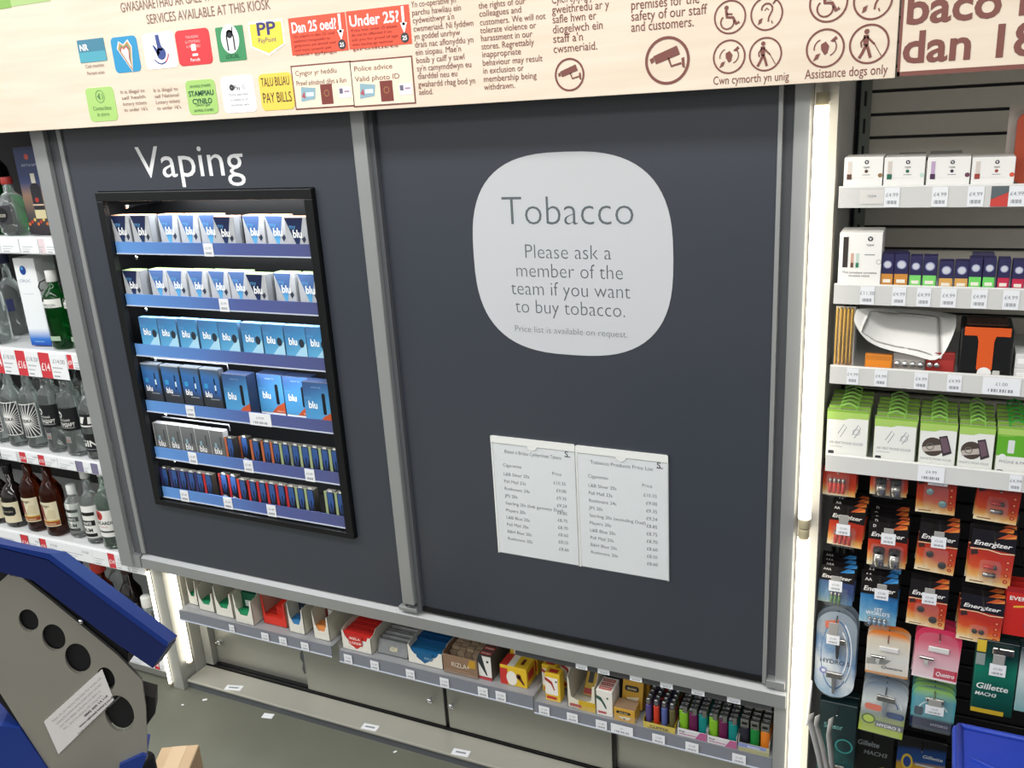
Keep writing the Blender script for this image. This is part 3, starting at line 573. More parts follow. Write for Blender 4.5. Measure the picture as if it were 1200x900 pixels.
def wr_lab(s): return [(.022, .112*s+.012, .0292*s+.0007, 68, Wl, [('band', -52, 52, .092*s, .103*s, Kb), ('band', -48, 48, .060*s, .077*s, Kb), ('txt', 'WHITE', .063*s, .013*s, .032, Wl, 'b'), ('txt', 'RUM', .040*s, .017*s, .034, Kb, 'b'), ('band', -48, 48, .024*s, .035*s, Kb)])]
x, y, z = put(99, 640, 3, .062); bottle(x, y, z, 'small flat white rum bottle with a white cap on the fourth shelf', prof(.0285, .115, .140, .013, .155), G_clear, (.0165, .147, .178), C('#e2e4e2'), wr_lab(.97), sq=3)
x, y, z = put(118, 643, 3, .05); bottle(x, y, z, 'tall clear white rum bottle with a banded black and white label', prof(.0315, .135, .175, .013, .24), G_clear, (.015, .22, .255), C('#d5d8d5'), wr_lab(1.08))
x, y, z = put(139.5, 649, 3, .045); bottle(x, y, z, 'clear rum bottle with a red roundel label beside the silver frame strip', prof(.0375, .16, .205, .015, .255), G_pale, (.016, .240, .270), C('#c9ccc9'), [(.045, .135, .0382, 60, Wl, [('poly', circ2(-.012, .118, .0165), C('#b53a34')), ('poly', circ2(-.012, .118, .008), C('#7c2320'), 1.02), ('txt', 'BACARDI', .088, .015, .062, C('#3a3a3c'), 'b'), ('txt', 'SUPERIOR', .078, .005, .03, C('#b05048'), 'r'), ('band', -35, 50, .060, .066, C('#3c3c40'))])])
x, y, z = put(147, 645, 3, .13); bottle(x, y, z, 'clear bottle standing behind the red roundel rum bottle', prof(.037, .16, .205, .015, .255), G_pale, (.016, .240, .270), C('#c9ccc9'))
# third shelf: vodkas and gin
def vodka(u, v, y, label):
    x, y, z = put(u, v, 2, y); bottle(x, y, z, label, prof(.0345, .155, .205, .014, .26), G_clear, (.016, .25, .285), C('#b9bdbf'), [(.038, .150, .0352, 66, Wl, [('rays', K), ('txt', 'VODKA', .088, .015, .044, Kb, 'b')])], group='clear vodka bottles with ray labels')
vodka(-19, 507, .055, 'clear vodka bottle with a black ray label at the left edge of the third shelf'); vodka(2, 511, .055, 'clear vodka bottle with a black ray label, second from the left edge'); vodka(26, 518, .055, 'clear vodka bottle with a black ray label, third from the left edge'); vodka(48, 523, .06, 'clear vodka bottle with a black ray label and a wavy striped side')
def std(u, v, y, label):
    x, y, z = put(u, v, 2, y); bottle(x, y, z, label, prof(.0355, .185, .215, .020, .255), G_clear, (.021, .24, .275), C('#5e6165'), [(.085, .158, .0362, 70, Kb, [('poly', circ2(-.016, .136, .0105), Wl), ('poly', circ2(-.015, .135, .006), Kb, 1.02), ('txt', 'РУССКИЙ', .116, .009, .036, Wl, 'r'), ('txt', 'СТАНДАРТ', .100, .015, .060, Wl, 'b'), ('band', -45, 45, .094, .096, C('#a9a9a9'))]), (.045, .066, .0359, 14, C('#8d8f90'), [('txt', 'H', .048, .013, .012, C('#a5563e'), 'b')])], group='clear vodka bottles with black labels')
std(73, 529, .055, 'clear vodka bottle with a black label, beside the wavy striped vodka'); std(96, 535, .05, 'clear vodka bottle with a black label, beside the black gin bottle')
x, y, z = put(119, 541, 2, .045); bottle(x, y, z, 'black-labelled gin bottle partly hidden by the silver frame strip', prof(.034, .155, .20, .015, .26), G_clear, (.017, .25, .285), M_black, [(.028, .085, .0347, 66, Kb, [('txt', 'GIN', .045, .028, .058, Wl, 'b'), ('band', -40, 40, .034, .037, C('#77797c'))]), (.105, .148, .0348, 60, Kb, [('band', -50, 50, .108, .113, Wl), ('poly', [(-.022, .118), (-.012, .140), (.004, .140), (-.006, .118)], Wl), ('poly', [(.012, .118), (.014, .140), (.024, .140), (.022, .118)], Wl)])])
for i, (u, y_) in enumerate(((12, .16), (60, .17), (105, .16))):
    x = PX(u, 500, y_); bottle(x, y_, ZS[2], 'clear bottle in the back row of the third shelf, %s' % ('behind the ray label vodkas', 'behind the first black-labelled vodka', 'behind the second black-labelled vodka')[i], prof(.035, .16, .21, .014, .26), G_clear, (.016, .25, .285), M_black)
# second shelf: white and blue carton, green gin
def carton(name, label, x, y, z, w_, d_, h_, face, side=None, rot=0, group=None):
    b = MB(); b.box(-w_/2, w_/2, 0, d_, 0, h_, side or face, .0012, 1); b.rect(-w_/2+.001, w_/2-.001, .001, h_-.001, -.0004, face); return b
M_cir = ramp('white_to_blue_print', [(0, '#123f9c'), (.08, '#2f72c4'), (.2, '#e6ebee'), (1, '#eef0f0')])
x = PX(49, 405, .045); b = MB(); b.box(-.039, .039, 0, .078, 0, .268, M_cir, .0012, 1)
b.disc(-.008, .232, .0115, -.0006, C('#173f8c'), 18, .014); b.disc(-.010, .238, .005, -.0009, C('#4f9ad6'), 12); b.ft('CÎROC', -.008, .196, .012, -.0006, C('#9aa6b4'), align='c', width=.044); b.rect(-.022, .014, .160, .1615, -.0006, C('#c4ccd4')); b.rect(-.022, .014, .012, .014, -.0006, C('#8fb2dd'))
tag(b.build('bottle_carton', loc=(x, .045, ZS[1]), rot=(0, 0, math.radians(8))), 'tall white carton fading to blue at its foot, on the second shelf', 'box')
def gin(u, v, y, label):
    x, y, z = put(u, v, 1, y); t = bottle(x, y, z, label, prof(.0375, .150, .185, .014, .205), G_green, (.0165, .198, .232), C('#dedfdb'), [(.126, .152, .0385, 62, C('#e4e5df'), [('txt', 'GORDON', .131, .010, .05, C('#44484a'), 'r'), ('poly', circ2(-.016, .149, .006), Kb), ('txt', 'LONDON DRY', .1275, .003, .04, C('#44484a'), 'r')]), (.026, .040, .0382, 30, C('#9fb69d'), [])], name='gin_bottle', group='green gin bottles on the second shelf')
    b = MB(); b.tube([(-.016, -.012, .205), (-.03, -.02, .198), (-.037, -.022, .185), (-.030, -.022, .172), (-.022, -.020, .176)], .002, M_black, 6); b.build('neck_tag', t)
gin(79, 411, .06, 'green gin bottle with a white cap beside the white and blue carton'); gin(104, 416, .065, 'green gin bottle mostly hidden by the silver frame strip')
for i, (u, v, y, lb_) in enumerate(((2, 400, .05, 'clear bottle with a square shoulder left of the white carton, nearest the shelf edge'), (26, 400, .15, 'clear bottle with a dark blue label left of the white carton'), (-12, 392, .12, 'clear bottle standing at the left edge of the second shelf'))):
    x, y, z = put(u, v, 1, y); bottle(x, y, z, lb_, prof(.036, .14, .185, .014, .24), G_clear, (.016, .23, .265), (C('#b9bdbf'), C('#2e3350'), C('#7c2b2f'))[i], [(.08, .12, .0366, 50, (C('#cfc7b6'), C('#2f3560'), C('#a9adb0'))[i], [])])
# top shelf: blue carton, little round bottle, green bottle
M_navy = ramp('night_print', [(0, '#221c24'), (.22, '#4a4648'), (.45, '#8a6e5a'), (.60, '#3c466e'), (1, '#3c4468')])
x = PX(51, 270, .05); b = MB(); b.box(-.052, .052, 0, .09, 0, .245, M_navy, .0012, 1)
b.rrect(-.016, .022, .060, .145, .016, -.0006, C('#26262c')); b.rect(-.006, .010, .145, .172, -.0007, C('#d9d4c4')); b.rect(-.016, .024, .045, .070, -.0008, C('#cfc59c')); b.disc(.001, .098, .007, -.0009, C('#a8322e')); b.rect(-.018, .024, .082, .086, -.0008, C('#d4b9a4')); b.disc(-.006, .218, .008, -.0006, C('#c85a4c')); b.ft('BOTTLE GIFT', -.002, .192, .009, -.0006, C('#c3c6d6'), align='c', width=.056)
for q_ in range(9): b.disc(-.045+.011*q_, .030+.006*(q_ % 3), .005, -.0007, C(('#c9692f', '#b03a30', '#d9b35a')[q_ % 3]), 8)
tag(b.build('bottle_carton', loc=(x, .05, ZS[0]), rot=(0, 0, math.radians(5))), 'dark blue gift carton with a printed bottle on the top shelf', 'box')
x, y, z = put(19, 272, 0, .02); y = .045; bottle(PX(21, 272, y), y, z, 'small round-bodied bottle with an oval black label on the top shelf', [(.030, 0), (.042, .012), (.044, .05), (.040, .09), (.028, .112), (.014, .122), (.014, .15)], G_clear, (.016, .145, .165), C('#b23a36'), [(.035, .088, .0445, 40, C('#3a3a3e'), [('poly', circ2(0, .062, .022), Kb), ('txt', '1820', .056, .012, .03, C('#b9b3a5'), 'b')])])
bottle(PX(3, 272, .075), .075, z, 'green bottle at the left edge of the top shelf', prof(.04, .13, .18, .015, .22), G_green, (.018, .215, .235), C('#b23a36'), [(.06, .105, .0406, 50, C('#cfc9b3'), [])])
bottle(PX(70, 272, .21), .21, z, 'dark brown bottle behind the gift carton on the top shelf', prof(.038, .15, .19, .015, .24), G_dark, (.018, .22, .255), M_black, [(.06, .11, .0386, 55, C('#6a1f1f'), [])])
bottle(PX(2, 240, .15), .15, z, 'tall dark bottle at the back of the top shelf', prof(.04, .17, .22, .016, .27), G_dark, (.018, .255, .285), C('#7c2b2f'))
# bottom shelf: bottles seen between the blue machine and the post
for u, v, y, hh, body, capc, lb_ in ((127, 720, .077, .25, G_amber, '#b5342c', 'bottle with a broad red cap on the bottom shelf'), (148, 720, .15, .245, G_clear, '#9aa09c', 'clear bottle with a grey cap on the bottom shelf'), (162, 735, .085, .262, G_dark, '#3a2320', 'dark wine bottle with a white label on the bottom shelf'), (181, 748, .05, .18, G_clear, '#d9dad6', 'white-labelled bottle beside the post on the bottom shelf'), (100, 700, .10, .25, G_dark, '#1d1d20', 'dark bottle half hidden behind the blue machine on the bottom shelf')):
    x = PX(u, v, y); bottle(x, y, ZS[4], lb_, prof(.036, hh*.58, hh*.78, .016, hh), body, (.018 if 'broad' not in lb_ else .024, hh-.03, hh+.006), C(capc), [(.035, hh*.5, .0367, 60, C('#dcdcd6'), [])])
# ================================================================== VAPING DISPLAY
vd = thing('vaping_display', 'black-framed display of blue vape packs set into the left door', 'display', (0, 0, 0))
FX0, FX1, FZ0, FZ1 = -1.121, -.416, .669, 1.573; fw_ = .024
b = MB()
for (x0, x1, z0, z1) in ((FX0, FX1, FZ1-fw_, FZ1), (FX0, FX1, FZ0, FZ0+.016), (FX0, FX0+fw_, FZ0+.016, FZ1-fw_), (FX1-fw_, FX1, FZ0+.016, FZ1-fw_)): b.box(x0, x1, -.014, .003, z0, z1, M_black, .0015)
b.build('frame', vd)
b = MB(); b.box(FX0+.004, FX1-.004, .150, .155, FZ0+.004, FZ1-.004, M_black); b.box(FX0+.004, FX0+.008, .012, .15, FZ0+.004, FZ1-.004, M_black); b.box(FX1-.008, FX1-.004, .012, .15, FZ0+.004, FZ1-.004, M_black); b.box(FX0+.004, FX1-.004, .012, .15, FZ1-.008, FZ1-.004, M_black); b.box(FX0+.004, FX1-.004, .012, .15, FZ0+.004, FZ0+.008, M_black); b.build('inner_case', vd)
M_lip = ramp('blue_strip_print', [(0, '#6296d6'), (.35, '#5a80bf'), (.62, '#535f98'), (1, '#515784')], 'x', .3)  # strip print paled: glare put into the colours
LT = [1.441, 1.2985, 1.157, .991, .849, .724]; LBt = [1.408, 1.265, 1.122, .9565, .814, .6895]
TK = [[(244, 291, '£5.99')], [(262.5, 357, '£5.99')], [], [(223, 481, '£7.99'), (305, 491, '£19.99', 1)], [(226, 537, '£3.99'), (291, 545, '£5.99'), (363, 556, '£5.99')], [(216, 579, '£5.49'), (267, 588, '£5.49'), (318, 597, '£5.49')]]
SHX0, SHX1 = FX0+fw_+.002, FX1-fw_-.004
for i in range(6):
    b = MB(); b.box(SHX0, SHX1, .004, .148, LBt[i]+.004, LBt[i]+.008, M_black); s = b.build('shelf', vd)
    b = MB(); b.box(SHX0, SHX1, -.0005, .002, LBt[i]+.003, LT[i], M_lip); b.build('blue_strip', s)
    b = MB(); b.box(SHX0, SHX1, -.0025, .002, LBt[i], LBt[i]+.003, mat('clear_strip_edge', '#c3cad6', .2)); b.build('strip_edge', s)
    for tk in TK[i]:
        u, v, pr = tk[:3]; x = PX(u, v, -.002); hw = .0155 if len(tk) < 4 else .036; b = MB(); b.box(x-hw, x+hw, -.0022, -.0012, LBt[i]-.001, LT[i]-.001, M_tick)
        b2 = MB(); mini_ticket(b, x-hw, x+hw, LBt[i]-.001, LT[i]-.001, -.0026, pr); b.build('price_ticket', s)
    for xx in ((SHX0+.05, .060),):
        b = MB(); b.lathe([(.004, 0), (.005, .003), (.003, .006), (0, .006)], M_chrome, (xx[0], xx[1]-.046, LBt[i]-.012), 12, axis='y'); b.build('chrome_stud', s)
for zz, xx in ((FZ1-.042, SHX0+.03),):
    b = MB(); b.lathe([(.006, 0), (.006, .004), (0, .005)], M_chrome, (xx, .030, zz), 12, axis='y'); b.box(xx-.01, xx+.01, .034, .15, zz-.003, zz+.003, M_black); b.build('chrome_stud', vd)  # stud added where only a small white reflection shows
# clear shelf pushers: thin bars over the fourth and fifth row
for i, u1, v1 in ((3, 267, 432), (4, 269, 502)):
    b = MB(); x1 = PX(u1, v1, .03); zt = LT[i]+(.118 if i == 3 else .083); b.tube([(SHX0+.02, .03, zt), (x1, .03, zt), (x1, .03, zt-.018)], .0022, mat('grey_wire', '#8e9195', .35, .6), 6); b.build('pusher_bar', vd)
# LED strip under the frame top; lamps added under each shelf brighten the packs
for i, zz in enumerate([FZ1-.03]+[l-.001 for l in LBt[:-1]]):
    area('display_light', ((SHX0+SHX1)/2, .014, zz), ((SHX0+SHX1)/2, .055, zz-.12), .60, .006, 1.3 if i == 0 else .9, (.93, .96, 1))
# packs
BL0, BL1 = C('#1c2b52'), C('#2c63a8'); M_bluetri = ramp('blue_triangle', [(0, '#62b2da'), (.35, '#57a3d2'), (.6, '#44699f'), (1, '#50699a')]); M_navytri = ramp('navy_triangle', [(0, '#27507e'), (.4, '#1d2b52'), (1, '#182246')])  # bright blue triangles paled as well, with glare in the print colour
M_silv = mat('silver_card', '#b9bcc0', .35, noise=.35, nscale=40); M_silvd = mat('silver_card_side', '#85888c', .4)
def wordmark(b, x, z, size, y, my=True, m=None):
    m = m or Wt; b.ft('blu', x, z, size, y, m, var='b', xs=.86)
    if my: b.ft('my', x-size*.35, z+size*.80, size*.62, y, C('#5d9fd0'), var='r')
def tri_pack(w, h, dark, topc):
    b = MB(); b.box(-w/2, w/2, 0, .03, 0, h, M_silv if not dark else M_silvd, .0008, 1); b.rect(-w/2+.001, w/2-.001, .001, h, -.0003, M_silv)
    b.box(-w/2, w/2, .001, .03, h, h+.0012, C(topc)); y = -.0006; t = M_navytri if dark else M_bluetri
    b.fpoly([(-w*.49, h), (w*.34, h), (w*.02, h*.10)], y, t); b.fpoly([(w*.20, h*.42), (w*.34, h*.50), (w*.40, h*.40), (w*.28, h*.30)], y, C('#2c3446'))
    wordmark(b, -w*.18, h*.46, h*.30, y-.0004); b.rect(w*.14, w*.42, h*.06, h*.2, y, C('#9fa3a8')); b.rect(w*.1, w*.45, 0, .003, y, C('#f2f2f2')); return b
def flat_pack(w, h):
    b = MB(); b.box(-w/2, w/2, 0, .018, 0, h, C('#5a7f9f'), .0008, 1); y = -.0004; b.rect(-w/2+.0006, w/2-.0006, h*.1, h-.0006, y, ramp('cyan_pack', [(0, '#6db8de'), (.6, '#4489bd'), (1, '#4a6f9f')], tilt=-.25)); b.rect(-w/2+.002, w/2-.002, .001, h*.09, y, C('#eef0f0'))
    b.fpoly([(-w*.30, h*.11), (w*.49, h*.11), (w*.49, h*.58), (w*.30, h*.50)], y-.0002, C('#a9d6ea')); b.disc(w*.28, h*.57, w*.13, y-.0005, C('#2a3340'), 12, h*.11); wordmark(b, -w*.32, h*.52, h*.25, y-.0005); return b
def tall_pack(w, h):
    b = MB(); b.box(-w/2, w/2, 0, .02, 0, h, C('#3a4048'), .0008, 1); y = -.0004; b.rect(-w/2+.001, w/2-.001, h*.1, h-.001, y, ramp('night_pack', [(0, '#2c2f34'), (.40, '#373b42'), (.56, '#335f9e'), (.85, '#3a70ae'), (1, '#4c6078')], tilt=.08)); b.rect(-w/2+.002, w/2-.002, .001, h*.1, y, C('#eceeee')); b.rect(-w/2, w/2, h-.003, h, y-.0002, C('#b9bcbe'))
    b.rect(w*.18, w*.25, h*.48, h*.80, y-.0002, C('#16243a')); b.rect(-w*.36, -w*.16, h*.58, h*.68, y-.0002, C('#3a97cc')); b.rect(w*.20, w*.27, h*.55, h*.66, y-.0003, C('#d8ecf4')); wordmark(b, -w*.36, h*.40, h*.17, y-.0005, False); b.rect(-w*.1, w*.35, h*.35, h*.365, y-.0003, C('#9aa0a8')); return b
def wide_pack(w, h):
    b = MB(); b.box(-w/2, w/2, 0, .035 if w < .0855 or True else 0, 0, h, C('#1b2740'), .0008, 1); y = -.0004; b.rect(-w/2+.001, w/2-.001, h*.12, h-.001, y, ramp('starter_pack', [(0, '#559ed0'), (.45, '#4a93c8'), (.8, '#3c6397'), (1, '#3e547c')], tilt=-.2)); b.rect(-w/2+.002, w/2-.002, .001, h*.115, y, C('#eceeee'))
    b.fpoly([(-w*.04, h*.125), (w*.49, h*.125), (w*.49, h*.38), (w*.2, h*.28)], y-.0002, C('#c2562e')); b.rrect(w*.18, w*.30, h*.32, h*.78, w*.05, y-.0003, C('#14161c')); wordmark(b, -w*.34, h*.44, h*.22, y-.0005); b.ft('starter kit', 0, h*.88, h*.06, y-.0004, C('#9ab4d4'), align='c'); b.ft('Blueberry', w*.18, h*.15, h*.05, y-.0005, C('#f0d9cf')); b.ft('This product contains nicotine', -w*.44, h*.04, h*.05, y-.0005, M_grey, width=w*.85); return b
def grey_pack(w, h):
    b = MB(); b.box(-w/2, w/2, 0, .02, 0, h, C('#7e7f7f'), .0008, 1); y = -.0004; b.rect(-w/2+.0012, w/2-.0005, .001, h-.003, y, ramp('charcoal_pack', [(0, '#3c3b3b'), (.35, '#6a6966'), (.5, '#5e6263'), (1, '#77797a')])); b.rect(-w/2, -w/2+.0015, 0, h, y-.0002, C('#c9c9c7')); b.rect(-w*.2, -w*.05, h*.48, h*.62, y-.0002, C('#86a4b0')); b.rect(w*.22, w*.34, h*.5, h*.82, y-.0002, C('#494b4e')); wordmark(b, -w*.28, h*.30, h*.26, y-.0005, False, C('#e9e9e9')); b.ft('PLUS', 0, h*.2, h*.08, y-.0005, M_grey); return b
def slim_pack(w, h, stripe):
    b = MB(); b.box(-w/2, w/2, 0, .02, 0, h*.94, C('#26241f'), .0006, 1); y = -.0004; b.rect(-w/2+.0006, w/2-.0005, 0, h*.94, y, C('#15161c')); b.rect(-w/2, -w*.24, 0, h*.97, y-.0002, C(stripe))
    b.fpoly([(-w*.16, h*.92), (w*.40, h*.92), (w*.44, h*.6), (w*.22, h*.30), (0, h*.30), (-w*.18, h*.6)], y-.0002, ramp('slim_blue', [(0, '#1a2444'), (.5, '#2c4f90'), (1, '#3a5a90')])); b.rect(w*.06, w*.2, h*.28, h*.6, y-.0004, C('#16223a')); b.ft('blu', -w*.14, h*.10, h*.17, y-.0005, Wt, var='b', width=w*.48)
    b.rect(-w*.05, w*.30, h*.93, h, .001, C('#d7d8d6')); return b
DG = 'vape packs in the wall display'
def pack_row(row, mb, items, name, desc, yfn=None):
    """items: (left u, right u, top v, y)"""
    proto = {}
    for n, (ul, ur, v, y, key, extra) in enumerate(items):
        xl, xr = PX(ul, v, y), PX(ur, v, y); wv = xr-xl
        yield n, xl, xr, y, key, extra
base = lambda i: LBt[i]+.0082
def place_pack(row, mbf, ul, ur, v, y, label, name='vape_pack', key=None, wfix=None, **kw):
    xl, xr = PX(ul, v, y), PX(ur, v, y); w = wfix or (xr-xl); h = PZ((ul+ur)/2, v, y)-base(row)
    kk = (row, key, round(w, 3), round(h, 3))
    if kk not in PKM: PKM[kk] = mbf(w, h).build(name)
    o = PKM[kk]
    if kk in PKU: o = o.copy(); COL.objects.link(o)
    PKU.add(kk); o.location = (xl+w/2, y, base(row)); tag(o, label, 'pack', ['vape packs on the top display row', 'vape packs on the second display row', 'vape packs on the third display row', 'vape packs on the fourth display row', 'vape packs on the fifth display row', 'vape packs on the bottom display row'][row]); return o
PKM = {}; PKU = set()
R1 = [(129, 151, 253, 1), (152, 174, 253, 1), (184, 207, 252, 0), (208, 230.5, 252, 0), (232, 252, 252, 0), (249, 274, 254.5, 1), (283.4, 309, 253, 0), (310, 332, 253, 0), (332.5, 358, 255.3, 1)]
for n, (a, c, v, dk) in enumerate(R1): place_pack(0, lambda w, h, dk=dk: tri_pack(w, h, dk, '#c99f80'), a, c, v, .004 if dk else .022, 'peach-topped silver pack with %s triangle, %s from left on the top display row' % ('navy' if dk else 'bright blue', ORD[n]), key=dk, wfix=.066 if dk else .064)
R2 = [(143, 163.5, 317.5, 1), (173.7, 194, 316.5, 0), (194.7, 217.2, 317, 0), (218.8, 242, 317.5, 0), (243.7, 266, 318, 0), (267, 287, 318.5, 0), (287.5, 312, 322, 1), (320, 346.4, 320, 0), (348, 369, 321, 0)]
for n, (a, c, v, dk) in enumerate(R2): place_pack(1, lambda w, h, dk=dk: tri_pack(w, h, dk, '#a9c58a'), a, c, v, .004 if dk else .022, 'green-topped silver pack with %s triangle, %s from left on the second display row' % ('navy' if dk else 'bright blue', ORD[n]), key=dk, wfix=.064)
R3 = [(161.7, 182.7, 372), (183.4, 206, 373), (206.8, 230, 374), (231, 252.6, 375.5), (254, 280, 377), (281, 305, 378.5), (306, 330, 380), (331.5, 356.4, 381.5), (357, 378, 383)]
for n, (a, c, v) in enumerate(R3): place_pack(2, flat_pack, a, c, v, .006, 'sky-blue vape pack, %s from the left on the third display row' % ORD[n], wfix=.0665)
R4 = [(164, 186.5, 426), (187.3, 209, 428.5), (210, 232.4, 430), (233.2, 256.5, 432.5)]
for n, (a, c, v) in enumerate(R4): place_pack(3, tall_pack, a, c, v, .006, 'tall charcoal and blue vape pack, %s from the left on the fourth display row' % ORD[n], wfix=.066)
R4b = [(259, 290, 439, .004), (299.7, 329.2, 438.5, .042), (330, 358.5, 441.5, .042), (353.3, 384.4, 448.3, .0036)]
for n, (a, c, v, y) in enumerate(R4b): place_pack(3, wide_pack, a, c, v, y, 'wide blue starter pack with an orange corner, %s' % ('leftmost of its four', 'second of its four, set back', 'third of its four, half hidden', 'rightmost on the fourth display row')[n], key='w%d' % (n == 2), wfix=.0855)
R5 = [(178.7, 193.8, 496), (194.6, 209.7, 498), (210.5, 225.6, 500), (227, 243, 502.5), (244.4, 261.8, 505)]
for n, (a, c, v) in enumerate(R5): place_pack(4, grey_pack, a, c, v, .006, 'grey vape pack, %s from the left on the fifth display row' % ORD[n], wfix=.0505)
OR, GN, RD, VI = '#b0603f', '#97a67c', '#b92b33', '#3a3568'
R5b = [(262.3, 272.5, 511.5, .004, OR), (279, 289.5, 510.5, .03, '#7c4632'), (292, 304.8, 514.6, .006, OR), (304.8, 315.4, 516, .006, OR), (315.6, 326, 517.3, .006, OR), (326.6, 337.8, 518.6, .006, GN), (338.2, 349.3, 520, .006, '#7b8372'), (349.6, 361, 521.3, .006, GN), (361, 372.6, 522.8, .006, GN), (372.6, 384.6, 524.2, .006, GN), (384.4, 397, 525.6, .006, GN)]
for n, (a, c, v, y, st) in enumerate(R5b): place_pack(4, lambda w, h, st=st: slim_pack(w, h, st), a, c, v, y, 'slim pack with %s edge, %s slim one from left, fifth display row' % ('orange' if st in (OR, '#7c4632') else 'pale green', ORD[n]), key=st, wfix=.0311 if n > 1 else .03)
R6 = [(186, 197, 547, .006, VI), (197, 206.9, 548.5, .006, VI), (207, 217, 550, .006, VI), (217, 227, 551.3, .006, VI), (227, 236.8, 552.7, .006, VI), (237, 247.3, 554.2, .006, RD), (255, 265.4, 554, .026, '#8f2a30'), (266, 276, 556, .026, '#a52a33'), (277, 288.6, 560.5, .004, '#d93a36'), (288.8, 299.8, 562, .006, RD), (300, 311, 563.5, .006, RD), (311, 322, 565, .006, RD), (322, 333.4, 566.6, .006, RD), (333.5, 344.6, 568.3, .006, RD), (344.8, 355.6, 569.8, .006, GN), (355.9, 367.2, 571.4, .006, GN), (379.3, 391.2, 574.5, .006, GN), (391.4, 403, 576.2, .006, GN)]
for n, (a, c, v, y, st) in enumerate(R6): place_pack(5, lambda w, h, st=st: slim_pack(w, h, st), a, c, v, y, 'slim vape pack with %s edge, %s from left on the bottom display row' % ('violet' if st == VI else 'pale green' if st == GN else 'red', ORD[n]), key=st, wfix=.0305)
# ================================================================== TRAYS UNDER THE RAIL AND WHAT STANDS IN THEM
M_tray = mat('grey_tray', '#8f9092', .35, noise=.08); M_band = mat('ticket_band', '#7b7f87', .25)
TZ = [.303, .298, .286]
def tray(i, x0, x1, zb, tickets, label):
    zf = TZ[i]; t = thing('shelf_tray', label, 'tray', (0, 0, 0), 'trays under the rail')
    b = MB(); b.box(x0, x1, .002, .30, zf-.006, zf-.0005, M_tray); b.box(x0, x1, .296, .30, zf-.006, zf+.06, M_tray); b.build('tray_floor', t)
    b = MB(); b.ext([(x0, -.001, zb), (x0, .001, zf), (x0, .004, zf), (x0, .002, zb)], (x1-x0, 0, 0), M_band); b.box(x0, x1, -.003, .003, zb-.002, zb+.001, mat('clear_strip_edge', '#c3cad6', .2)); f = b.build('ticket_rail', t)
    b = MB(); b.box(x0, x1, .001, .0025, zf, zf+.020, M_clear); b.box(x0, x0+.0015, .001, .07, zf, zf+.028, M_clear); b.box(x1-.0015, x1, .001, .12, zf, zf+.028, M_clear); b.build('clear_riser', t)
    for u, v, hw in tickets:
        x = PX(u, v, -.002); b = MB(); mini_ticket(b, x-hw, x+hw, zb+.001, zf-.004, -.0034, '£1.00' if hw < .02 else '£1'); b.build('price_ticket', f)
tray(0, -1.127, -.553, .272, [(272, 736, .010), (311, 746, .0135), (332, 752, .0135), (358, 760, .0135)], 'left grey shelf tray under the rail, holding rolling paper boxes')
tray(1, -.527, .0685, .264, [(408, 770, .0135), (439, 777, .0135), (481, 789, .0135), (521, 799, .0135), (566, 809, .0145), (587, 815, .0145)], 'middle grey shelf tray under the rail, from the red box to the yellow boxes')
tray(2, .0715, .6585, .255, [(638, 834, .0145), (671, 843, .0145), (705, 852, .0145), (729, 859, .028), (772, 873, .0155), (811, 880, .0155), (866, 893, .0155)], 'right grey shelf tray under the rail, holding filter boxes and lighters')
bc, bcs = C('#e2dfd3'), C('#cbc6b6')
def place2(u0, v0, u1, v1, zf, vt=None, ymin=.006):
    """front foot corners of a box on its tray: x0, x1, y, height from the front-left top row"""
    d = ray((u0+u1)/2, (v0+v1)/2); t = (zf-CAM.z)/d.z; y = max((CAM+d*t).y, ymin)
    x0, x1 = PX(u0, v0, y), PX(u1, v1, y); h = (PZ(u0, vt, y)-zf) if vt else 0; return x0, x1, y, h
def open_box(name, label, u0, v0, u1, v1, zf, vt, depth, cont, wall=bc, side=None, cut=.45, group='open boxes in the trays', rot=0, low=False):
    x0, x1, y, h = place2(u0, v0, u1, v1, zf, vt); w = x1-x0; side = side or bcs
    t = thing(name, label, 'box', ((x0+x1)/2, y, zf+.0003), group); a = -w/2; e = .0012
    b = MB(); fh = h
    b.prism([(a, 0), (-a, 0), (-a, fh*.86), (-a-w*.10, fh*.86), (-a-w*.14, fh*(1-cut)), (-a-w*.32, fh*.30), (a+w*.32, fh*.30), (a+w*.12, fh*(1-cut)), (a+w*.06, fh*.98), (a, fh)], 0, e, wall)
    b.ext([(a, 0, 0), (a, 0, fh), (a, depth*.2, fh*1.12), (a, depth, fh*1.12), (a, depth, 0)], (e, 0, 0), side); b.ext([(-a-e, 0, 0), (-a-e, 0, fh*.88), (-a-e, depth*.12, fh*.92), (-a-e, depth*.2, fh*1.12), (-a-e, depth, fh*1.12), (-a-e, depth, 0)], (e, 0, 0), side)
    b.box(a, -a, depth-e, depth, 0, fh*1.12, side); b.box(a, -a, 0, depth, 0, e, side); b.build('carton', t)
    n = 0
    for (yy0, yy1, zt, col) in cont:
        b = MB(); k = max(1, int(round((yy1-yy0)/.011)))
        for j in range(k):
            ya = yy0+(yy1-yy0)*j/k; yb = ya+(yy1-yy0)/k*.92; b.box(a+e*1.5, -a-e*1.5, ya, yb, e, zt-.0015*(j % 2), C(col))
            b.rect(a+w*.2, -a-w*.2, zt*.45, zt*.7, ya-.0003, C('#dfe6e2'))
        b.build('paper_packs', t)
    return t, w, h
G1, G2 = '#1f8a5a', '#1d3d33'
open_box('open_carton', 'open pale carton with a few green packs, half behind the tube at the left end', 222, 706, 233, 711, TZ[0], 676, .20, [(.004, .03, .035, G1)])
open_box('open_carton', 'open pale carton with green packs and a dark stack behind, second from left end', 234, 713, 252, 719, TZ[0], 690, .20, [(.002, .04, .028, G1), (.07, .15, .085, G2)])
